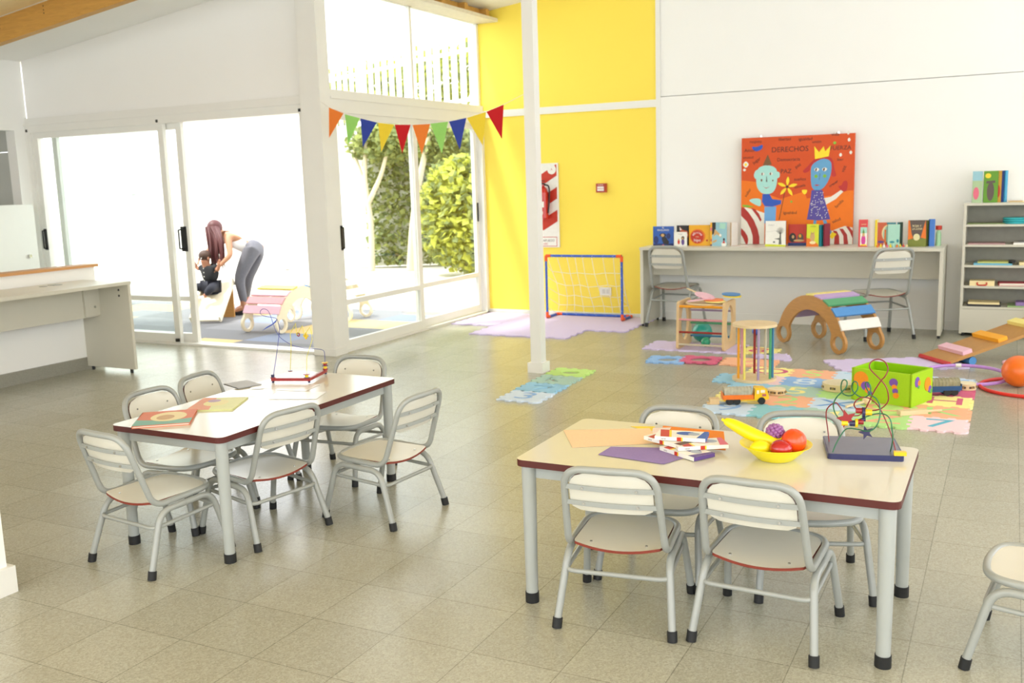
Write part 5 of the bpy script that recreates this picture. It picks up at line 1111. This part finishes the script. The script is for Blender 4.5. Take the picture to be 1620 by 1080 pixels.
ps=[((.0165 if j%2==0 else .009)*math.cos(PI/2+PI*j/4),(.0165 if j%2==0 else .009)*math.sin(PI/2+PI*j/4)) for j in range(8)]
B().plate(ps,[circ(.0028,8)[::-1]],-.004,.004,BY,M=Matrix.Translation(lb[1])@Matrix.Rotation(PI/2,4,'X')).build('bead',k)
def spool(v,seq,z0=.023):
    b=B(); z_=z0
    for m,r_,h in seq: b.cyl((v.x,v.y,z_),(v.x,v.y,z_+h),r_,m,14); z_+=h
    b.build('spool_bead',k)
spool(bb[1]+Vector((-.012,-.001,0)),[(BN,.0145,.003),(BY,.0085,.013),(BR,.0165,.0025)]); spool(bb[2],[(BR,.013,.006),(BY,.009,.013),(BN,.0155,.0025),(BR,.009,.012),(BY,.0155,.0025)]); spool(bb[0],[(BR,.013,.003),(BN,.008,.014)])
spool(pz[1],[(BR,.0105,.0022),(BN,.0105,.0022)],pz[1].z-.003)
SHP=mat('white_worksheet',(244,244,242),.25,a=.02,spec=.7)
z_=HL+.0003
def sheet(label,cx,cy,rz,w,h,z_,m=SHP,lines=True):
    b=B(); b.b2(-w/2,w/2,-h/2,h/2,0,.0006,m)
    if lines:
        for i in range(5): b.b2(-w*.35,w*(.1+.05*i),h*.3-i*h*.15,h*.3-i*h*.15+.0025,.0006,.0008,P('print_faint_grey',(196,192,184)))
    return tag(b.build('paper_sheet',loc=(cx,cy,z_),rot=(0,0,rz)),label,'paper')
sheet('white printed sheet left of the other sheets in the middle of left table',-3.04,3.30,.45,.21,.15,z_); sheet('white printed sheet overlapping in centre of left table, nearest right edge',-2.80,3.33,.35,.22,.15,z_+.001); sheet('white sheet under the red bar of the bead maze on left table',-2.95,3.47,.2,.22,.15,z_+.0005); sheet('small white sheet at far side of left table left of bead maze',-3.10,3.46,.6,.12,.16,z_+.0015)
book('thin magazine with grey edge lying left of the bead maze',.12,.15,.004,GREYP,(-3.14,3.40,HL+.0045),1.2,flat=True)
# ------------------------------------------------------------------ outdoors
b=B(); b.b2(-26,-5.1,6.72,26,-.10,-.03,CONC); b.b2(-26,-9.9,-4,6.72,-.10,-.03,CONC); S('ground_patio',b)
b=B(); b.b2(-11,-5.22,6.74,9.25,-.03,-.005,RUBT); S('ground_rubber_tiles',b)
WO=mat('white_render_wall',(240,238,230),.8,a=.03,scale=2)
# boundary wall behind the planting, and one at the left
def vbox(b,p0,p1,z0,z1,t,m):
    d_=Vector((p1[0]-p0[0],p1[1]-p0[1],0)); M=Matrix.Translation(((p0[0]+p1[0])/2,(p0[1]+p1[1])/2,(z0+z1)/2))@Matrix.Rotation(math.atan2(d_.y,d_.x),4,'Z'); b.box((0,0,0),(d_.length,t,z1-z0),m,M)
b=B(); vbox(b,(-11.5,13.6),(-5.1,17.3),0,2.45,.15,WO); vbox(b,(-24,14.5),(-11.5,13.6),-.03,2.2,.15,WO); S('wall_boundary',b)
# slatted fence on top of the boundary
fd=Vector((-.898,.438,0)); f0=Vector((-7.56,16.23,0))
k=thing('slatted_fence','tall white slatted screen above the garden, seen through upper window','fence',(f0.x,f0.y,0),math.atan2(fd.y,fd.x))
for z_ in (3.0,3.95): B().b2(0,10.2,-.03,.03,z_,z_+.07,FRAMEW).build('rail',k)
for x in (.08,3.4,6.7,10.1): B().b2(x-.05,x+.05,.03,.11,-.03,4.36,FRAMEW).build('post',k)
for i in range(33): B().b2(i*.313,i*.313+.185,-.05,-.03,2.72,4.38,FRAMEW).build('slat',k)
LG=[mat('leaf_green_%s'%n,c,.6,a=.2,scale=9,spec=.2) for n,c in (('fresh',(164,172,108)),('mid',(134,146,100)),('deep',(108,122,86)),('bright',(202,206,100)))]  # leaf greens desaturated: outdoor haze put into the colour
for m in LG:   # thin leaves let light through
    nt=m.node_tree; out=[n for n in nt.nodes if n.type=='OUTPUT_MATERIAL'][0]; pb=nt.nodes['Principled BSDF']; tr=nt.nodes.new('ShaderNodeBsdfTranslucent'); mx=nt.nodes.new('ShaderNodeMixShader'); mx.inputs[0].default_value=.45
    tr.inputs[0].default_value=pb.inputs['Base Color'].default_value; nt.links.new(pb.outputs[0],mx.inputs[1]); nt.links.new(tr.outputs[0],mx.inputs[2]); nt.links.new(mx.outputs[0],out.inputs[0])
def leaves(b,n,fn,size,ms):
    for _ in range(n):
        c=Vector(fn()); s=size*random.uniform(.6,1.3); R=Euler((random.uniform(-1.2,1.2),random.uniform(-.9,.9),random.uniform(0,6.3))).to_matrix().to_4x4(); R.translation=c
        b.add([(0,-s*.55,0),(s*.42,0,s*.10),(0,s*.6,0),(-s*.42,0,s*.10)],[(0,1,2),(0,2,3)],random.choice(ms),M=R)
def tree(name,label,cat,loc,trunk,crown):
    k=thing(name,label,cat,loc)
    if trunk: trunk().build('trunk',k)
    crown().build('foliage',k); return k
BK=mat('pale_bark',(206,192,166),.8,a=.15,scale=6)
ud=Vector((.866,.5,0)); nd=Vector((.5,-.866,0))
def ivy():
    b=B()
    def f():
        a=random.uniform(-1.2,2.4); z_=random.uniform(.05,2.35); p=ud*a+nd*(random.uniform(.0,.35)); return (p.x,p.y,z_)
    leaves(b,6500,f,.105,[LG[0],LG[1],LG[1],LG[2],LG[0]]); return b
tree('ivy_hedge','dense green climbing hedge covering the garden wall','hedge',(-9.15,14.95,-.02),None,ivy)
def bush():
    b=B()
    def f():
        while True:
            p=Vector((random.uniform(-1,1),random.uniform(-1,1),random.uniform(-1,1)))
            if .35<p.length<1: return (p.x*.85,p.y*.55,.95+p.z*.92)
    leaves(b,3800,f,.13,[LG[3],LG[3],LG[0],LG[1]]); return b
tree('vine_bush','bright yellow green bushy vine at right outside the glazed door','bush',(-7.55,13.2,-.02),lambda:B().tube([(0,0,0),(.03,0,.5),(-.05,.05,1.0)],[.05,.04,.02],BK,8),bush)
def trunk1():
    b=B(); b.tube(smooth([(0,0,0),(.03,0,.8),(-.04,.0,1.5),(.0,0,2.0),(.05,0,2.25)],4),[.055-.0018*i for i in range(17)],BK,10); b.tube(smooth([(-.03,0,1.1),(.25,.05,1.6),(.4,.1,2.1)],4),[.05-.003*i for i in range(9)],BK,8); b.tube(smooth([(-.03,0,1.4),(-.25,.05,1.9),(-.28,.1,2.15)],4),[.04-.002*i for i in range(9)],BK,8); return b
def crown(cx,cy,cz,rx,ry,rz_,n,ms):
    def g():
        b=B()
        def f():
            while True:
                p=Vector((random.uniform(-1,1),random.uniform(-1,1),random.uniform(-1,1)))
                if .3<p.length<1: return (cx+p.x*rx,cy+p.y*ry,cz+p.z*rz_)
        leaves(b,n,f,.12,ms); return b
    return g
tree('slender_tree','pale trunked tree leaning at left outside the glazed door','tree',(-9.75,13.75,-.02),trunk1,crown(.2,.25,2.15,.75,.5,.35,1100,[LG[0],LG[1]]))
tree('slender_tree','thicker pale trunked tree in the middle of the glazed door view','tree',(-9.05,13.9,-.02),lambda:B().tube(smooth([(0,0,0),(.08,0,.7),(.22,0,1.4),(.5,0,2.3)],4),[.08-.003*i for i in range(13)],BK,10),crown(.5,.25,2.1,.7,.4,.35,1000,[LG[0],LG[1],LG[2]]))
def far():
    b=B(); n_=Vector((.438,.898,0))
    def f():
        t=random.uniform(.2,9.5); p=fd*t+n_*random.uniform(.35,.9); return (p.x,p.y,random.uniform(2.5,4.15+.3*random.random()))
    leaves(b,5200,f,.16,[LG[0],LG[1],LG[3]]); return b
k=tree('background_hedge','tall leafy trees showing between the white fence slats','trees',(f0.x,f0.y,-.03),lambda:B().tube([(-3,2.2,0),(-3,2.2,2.6)],[.12,.08],BK,8),far)
# pole and lintel of the patio shade
k=thing('patio_pole','white pole with small cross arm seen through the left glass leaf','pole',(-12.4,10.9,-.03))
B().cyl((0,0,0),(0,0,2.9),.09,FRAMEW,14).build('shaft',k); B().b2(-.28,.28,-.04,.04,1.40,1.44,GREYT).build('cross_arm',k)
tag(B().tube([(-13.0,9.0,2.95),(-9.6,12.4,2.95)],.02,GREYT,8).build('overhead_cable'),'thin cable crossing above the patio','cable')

# outdoor rockers
WPL=mat('pale_birch_ply',(244,232,206),.5,kind='wood',scale=8,a=.06)
SLo=[('pink',C_['lpink'],150),('rose',P('slat_rose',(226,160,166)),135),('pink',C_['lpink'],120),('yellow',P('slat_lime_yellow',(222,222,90)),104),('white',C_['white'],88),('blue',C_['sblue'],72),('white',C_['white'],56)]
rocker('pale birch arch rocker with pink, yellow and blue slats on the patio','',0,WPL,[]) if False else None
rocker('pale birch arch rocker with pink, yellow and blue slats on the patio',(-6.63,7.78,-.004),PI/2+.02,WPL,SLo,half=.335,wid=.215)
rocker('pale birch arch rocker farther out, cut off by the white corner post',(-6.42,8.50,-.004),.05,WPL,[],half=.50,wid=.19,R=.55) if False else rocker('pale birch arch rocker farther out, cut off by the white corner post',(-6.60,8.50,-.004),.0,WPL,[('white',C_['white'],a_) for a_ in (140,120,100,80,60,40)])

# slide the child sits on
k=thing('toddler_slide','pale wooden toddler slide on the patio under the child','slide',(-7.75,7.80,-.005),.42)
SM=Matrix.Translation((0,0,.02))@Matrix.Rotation(math.atan2(.36,.50),4,'X')
B().box((0,.31,.012),(.31,.62,.018),WPL,SM).build('slide_board',k)
for s in (-1,1): B().box((s*.16,.31,.035),(.02,.64,.07),WPL,SM).build('side_rail',k)
b=B(); b.b2(-.15,.15,.47,.50,0,.36,PLY); b.build('back_panel',k)
B().b2(-.165,.165,.50,.80,.36,.385,WPL).build('platform',k)
for s in (-1,1): B().b2(s*.15-.015,s*.15+.015,.74,.78,0,.36,PLY).build('leg',k)

# ------------------------------------------------------------------ people
SKIN=mat('skin',(176,122,94),.55,a=.04); SKINW=mat('skin_light',(186,134,102),.55,a=.04); HAIRR=mat('auburn_hair',(84,36,36),.5,kind='woodz',a=.35,scale=30); HAIRB=mat('brown_hair',(70,48,36),.6,a=.2,scale=60)
JEAN=mat('grey_denim',(110,110,118),.8,a=.15,scale=50); TOP=mat('white_cotton',(238,236,236),.8,a=.03); SHIRT=mat('black_shirt_cloth',(26,26,30),.8,a=.2,scale=40); PANT=mat('dark_trousers_cloth',(34,36,48),.8,a=.15,scale=40); SHOE=mat('black_shoe',(34,32,38),.5); SHOEW=mat('white_sock_shoe',(240,236,230),.6)
def skin(name,joints,edges,m,parent,root=0,sub=2):
    """joints: list of (pos,(rx,ry)); one continuous surface grown over them"""
    me=bpy.data.meshes.new(name); me.from_pydata([tuple(j[0]) for j in joints],edges,[]); o=bpy.data.objects.new(name,me); COL.objects.link(o)
    md=o.modifiers.new('skin','SKIN'); md.use_smooth_shade=True
    for i,j in enumerate(joints):
        r_=j[1] if isinstance(j[1],tuple) else (j[1],j[1]); me.skin_vertices[0].data[i].radius=r_; me.skin_vertices[0].data[i].use_root=(i==root)
    sm=o.modifiers.new('sub','SUBSURF'); sm.levels=sub; sm.render_levels=sub
    dg=bpy.context.evaluated_depsgraph_get(); nm_=bpy.data.meshes.new_from_object(o.evaluated_get(dg)); o.modifiers.clear(); o.data=nm_; nm_.materials.clear(); nm_.materials.append(m)
    for p_ in nm_.polygons: p_.use_smooth=True
    o.parent=parent; return o
def hand(o,wr,dr,up,s,m,parent_joints,parent_edges,wi):
    """append five finger chains and a palm to a skin skeleton, rooted at joint wi"""
    J,E=parent_joints,parent_edges; dr=Vector(dr).normalized(); up=Vector(up); up=(up-dr*up.dot(dr)).normalized(); sd=dr.cross(up)
    J.append((Vector(wr)+dr*.045*s,(.020*s,.012*s))); E.append((wi,len(J)-1)); pi=len(J)-1
    for i,(a,l) in enumerate(((-1.5,.062),(-.5,.072),(.5,.068),(1.5,.055))):
        base=Vector(wr)+dr*.075*s+sd*a*.013*s; J.append((base,.0075*s)); E.append((pi,len(J)-1)); J.append((base+dr*l*.55*s-up*.008*s,.0062*s)); E.append((len(J)-2,len(J)-1)); J.append((base+dr*l*.8*s-up*.028*s,.005*s)); E.append((len(J)-2,len(J)-1))
    J.append((Vector(wr)+dr*.04*s-sd*.032*s,.0085*s)); E.append((pi,len(J)-1)); J.append((Vector(wr)+dr*.07*s-sd*.045*s-up*.01*s,.007*s)); E.append((len(J)-2,len(J)-1))
W={k_[2:]:Vector(v[0]) for k_,v in D.items() if k_.startswith('w_')}
K={k_[2:]:Vector(v[0]) for k_,v in D.items() if k_.startswith('c_')}
# woman, bending forward from the hips, holding the child by the arms
w=thing('person','person with long red brown hair, white top and grey jeans bending over the child outside','person',(-7.9,8.5,0)); wo=Vector((-7.9,8.5,0))
def V(x,y,z_): return Vector((x,y,z_))-wo
hd=V(-8.03,8.30,.985); nk=V(-7.97,8.37,.925); ch=V(-7.83,8.42,.86); be=V(-7.70,8.46,.80); pe=V(-7.60,8.50,.775)
sR=V(-7.80,8.28,.90); eR=V(-7.71,8.20,.70); wR=V(-7.79,8.12,.60); sL=V(-8.00,8.48,.87); eL=V(-8.16,8.42,.79); wL=V(-8.17,8.22,.68)
hR=V(-7.60,8.42,.76); kR=V(-7.76,8.36,.42); aR=V(-7.80,8.46,.08); hL=V(-7.62,8.58,.76); kL=V(-7.80,8.56,.42); aL=V(-7.93,8.62,.08)
J=[(pe,(.075,.085)),(be,(.075,.088)),(ch,(.09,.12)),(nk,.045),(hd,(.072,.080)),(sR,.045),(eR,.034),(wR,.022),(sL,.045),(eL,.034),(wL,.022),(hR,.062),(kR,.044),(aR,.034),(hL,.062),(kL,.044),(aL,.034),(aR+Vector((-.10,-.06,-.045)),.028),(aL+Vector((-.10,-.06,-.045)),.028)]
E=[(0,1),(1,2),(2,3),(3,4),(2,5),(5,6),(6,7),(2,8),(8,9),(9,10),(0,11),(11,12),(12,13),(0,14),(14,15),(15,16),(13,17),(16,18)]
hand(None,wR,(-.6,-.3,-.5),(0,-.6,.6),.95,SKINW,J,E,7); hand(None,wL,(.15,-.6,-.4),(-.5,0,.6),.95,SKINW,J,E,10)
skin('body',J,E,SKINW,w)
t=1.10
skin('white_top',[(pe.lerp(be,.35),(.098,.115)),(be,(.098,.112)),(ch,(.104,.132)),(nk.lerp(ch,.35),.062),(sR.lerp(ch,.15),.056),(sL.lerp(ch,.15),.056)],[(0,1),(1,2),(2,3),(2,4),(2,5)],TOP,w)
skin('jeans',[(pe,(.135,.150)),(hR,.104),(kR,.064),(aR+Vector((0,0,.04)),.044),(hL,.104),(kL,.064),(aL+Vector((0,0,.04)),.044),(pe.lerp(be,.5),(.112,.128))],[(0,1),(1,2),(2,3),(0,4),(4,5),(5,6),(0,7)],JEAN,w)
for a in (aR,aL): skin('shoe',[(a+Vector((.02,.01,-.045)),.036),(a+Vector((-.05,-.03,-.052)),.034),(a+Vector((-.12,-.07,-.058)),.028)],[(0,1),(1,2)],SHOE,w)
# hair: cap and long fall
b=B(); b.sph(hd+Vector((.010,.015,.018)),(.086,.090,.092),HAIRR,nu=22,nv=14)
for i in range(46):
    a=random.uniform(-1,1); s0=hd+Vector((.03+.045*a,-.04+random.uniform(-.05,.05),.03)); e_=V(-7.90+.10*a+.02,8.16+random.uniform(-.04,.04),.60+random.uniform(-.06,.12))
    m_=s0.lerp(e_,.5)+Vector((.035+.02*a,-.02,.03)); b.tube(smooth([s0,m_,e_],4),[.017,.017,.016,.015,.014,.012,.010,.008,.004],HAIRR,6)
b.build('hair',w)
b=B()
for s in (-1,1): b.sph(hd+Vector((-.062,-.025+s*.028 ,-.012)),.008,WPR,nu=8,nv=6); b.sph(hd+Vector((-.069,-.027+s*.028,-.012)),.004,DARK,nu=8,nv=6)
b.build('eyes',w); B().sph(hd+Vector((-.060,-.03,-.052)),(.006,.018,.006),P('lip_rose',(180,90,90)),nu=10,nv=6).build('mouth',w); B().sph(hd+Vector((-.076,-.03,-.030)),(.012,.009,.014),SKINW,nu=10,nv=6).build('nose',w)
# child
c=thing('person','small child in black shirt and dark trousers sitting on the pale slide outside','person',(-7.93,8.05,0)); oc=Vector((-7.93,8.05,0))
def U(x,y,z_): return Vector((x,y,z_))-oc
pe=U(-7.93,8.10,.37); ch=U(-7.94,8.10,.52); nk=U(-7.96,8.08,.60); hd=U(-7.965,8.05,.685)
sR=U(-7.85,8.10,.575); eR=U(-7.80,8.09,.545); wR=U(-7.765,8.07,.60); sL=U(-8.04,8.10,.575); eL=U(-8.105,8.09,.555); wL=U(-8.125,8.07,.625)
hR=U(-7.88,8.08,.36); kR=U(-7.79,7.95,.36); aR=U(-7.88,7.92,.265); hL=U(-7.98,8.08,.36); kL=U(-8.09,7.97,.36); aL=U(-7.99,7.92,.265)
J=[(pe,(.055,.06)),(ch,(.062,.078)),(nk,.030),(hd,(.066,.070)),(sR,.032),(eR,.024),(wR,.016),(sL,.032),(eL,.024),(wL,.016),(hR,.036),(kR,.024),(aR,.022),(hL,.036),(kL,.024),(aL,.024),(aR+Vector((.0,-.05,-.01)),.018),(aL+Vector((.0,-.05,-.01)),.018)]
E=[(0,1),(1,2),(2,3),(1,4),(4,5),(5,6),(1,7),(7,8),(8,9),(0,10),(10,11),(11,12),(0,13),(13,14),(14,15),(12,16),(15,17)]
hand(None,wR,(.3,-.2,.9),(0,-1,0),.55,SKIN,J,E,6); hand(None,wL,(-.3,-.2,.9),(0,-1,0),.55,SKIN,J,E,9)
skin('body',J,E,SKIN,c)
skin('shirt',[(pe+Vector((0,0,.02)),(.078,.085)),(ch,(.072,.09)),(nk-Vector((0,0,.022)),.040),(sR,.042),(sR.lerp(eR,.7),.036),(sL,.042),(sL.lerp(eL,.7),.036)],[(0,1),(1,2),(1,3),(3,4),(1,5),(5,6)],SHIRT,c)
skin('trousers',[(pe,(.082,.082)),(hR,.062),(kR,.048),(kR.lerp(aR,.75),.036),(hL,.062),(kL,.048),(kL.lerp(aL,.75),.034)],[(0,1),(1,2),(2,3),(0,4),(4,5),(5,6)],PANT,c)
for a in (aR,aL): skin('sock',[(a+Vector((0,-.0,0)),.028),(a+Vector((.005,-.045,-.012)),.027),(a+Vector((.01,-.075,.005)),.022)],[(0,1),(1,2)],SHOEW,c)
b=B(); b.sph(hd+Vector((0,.022,.024)),(.071,.066,.062),HAIRB,nu=20,nv=12); b.build('hair',c)
b=B()
for s in (-1,1): b.sph(hd+Vector((s*.024,-.060,-.002)),.0075,WPR,nu=8,nv=6); b.sph(hd+Vector((s*.024,-.066,-.002)),.0042,DARK,nu=8,nv=6)
b.build('eyes',c); B().sph(hd+Vector((0,-.060,-.034)),(.014,.006,.005),P('lip_rose'),nu=10,nv=6).build('mouth',c); B().sph(hd+Vector((0,-.070,-.016)),(.007,.009,.008),SKIN,nu=10,nv=6).build('nose',c)
b=B()
for s in (-1,1): b.sph(hd+Vector((s*.066,.005,-.008)),(.008,.014,.018),SKIN,nu=10,nv=8)
b.build('ears',c)
b=B()
for i in range(4): b.sph(ch+Vector((.0,-.088,.05-i*.045)),.005,WPR,nu=8,nv=6)
b.build('shirt_buttons',c)

# ------------------------------------------------------------------ light
w=bpy.data.worlds.new('world'); sc.world=w; w.use_nodes=True; bg=w.node_tree.nodes['Background']; bg.inputs[0].default_value=(.95,.98,1,1); bg.inputs[1].default_value=1.0
def area(name,loc,rot,sx,sy,e,col=(1,1,1)):
    l=bpy.data.lights.new(name,'AREA'); l.shape='RECTANGLE'; l.size=sx; l.size_y=sy; l.energy=e; l.color=col
    o=bpy.data.objects.new(name,l); COL.objects.link(o); o.location=loc; o.rotation_euler=rot; return o
sn=bpy.data.lights.new('sun','SUN'); sn.energy=1.2; sn.angle=.12; sn.color=(1,.96,.88); so=bpy.data.objects.new('sun',sn); COL.objects.link(so)
so.rotation_euler=(Vector((0.30,.42,-1)).to_track_quat('-Z','Y')).to_euler()
vs=sc.view_settings; vs.view_transform='Standard'; vs.look='None'; vs.gamma=1; vs.use_curve_mapping=False; vs.exposure=1.95
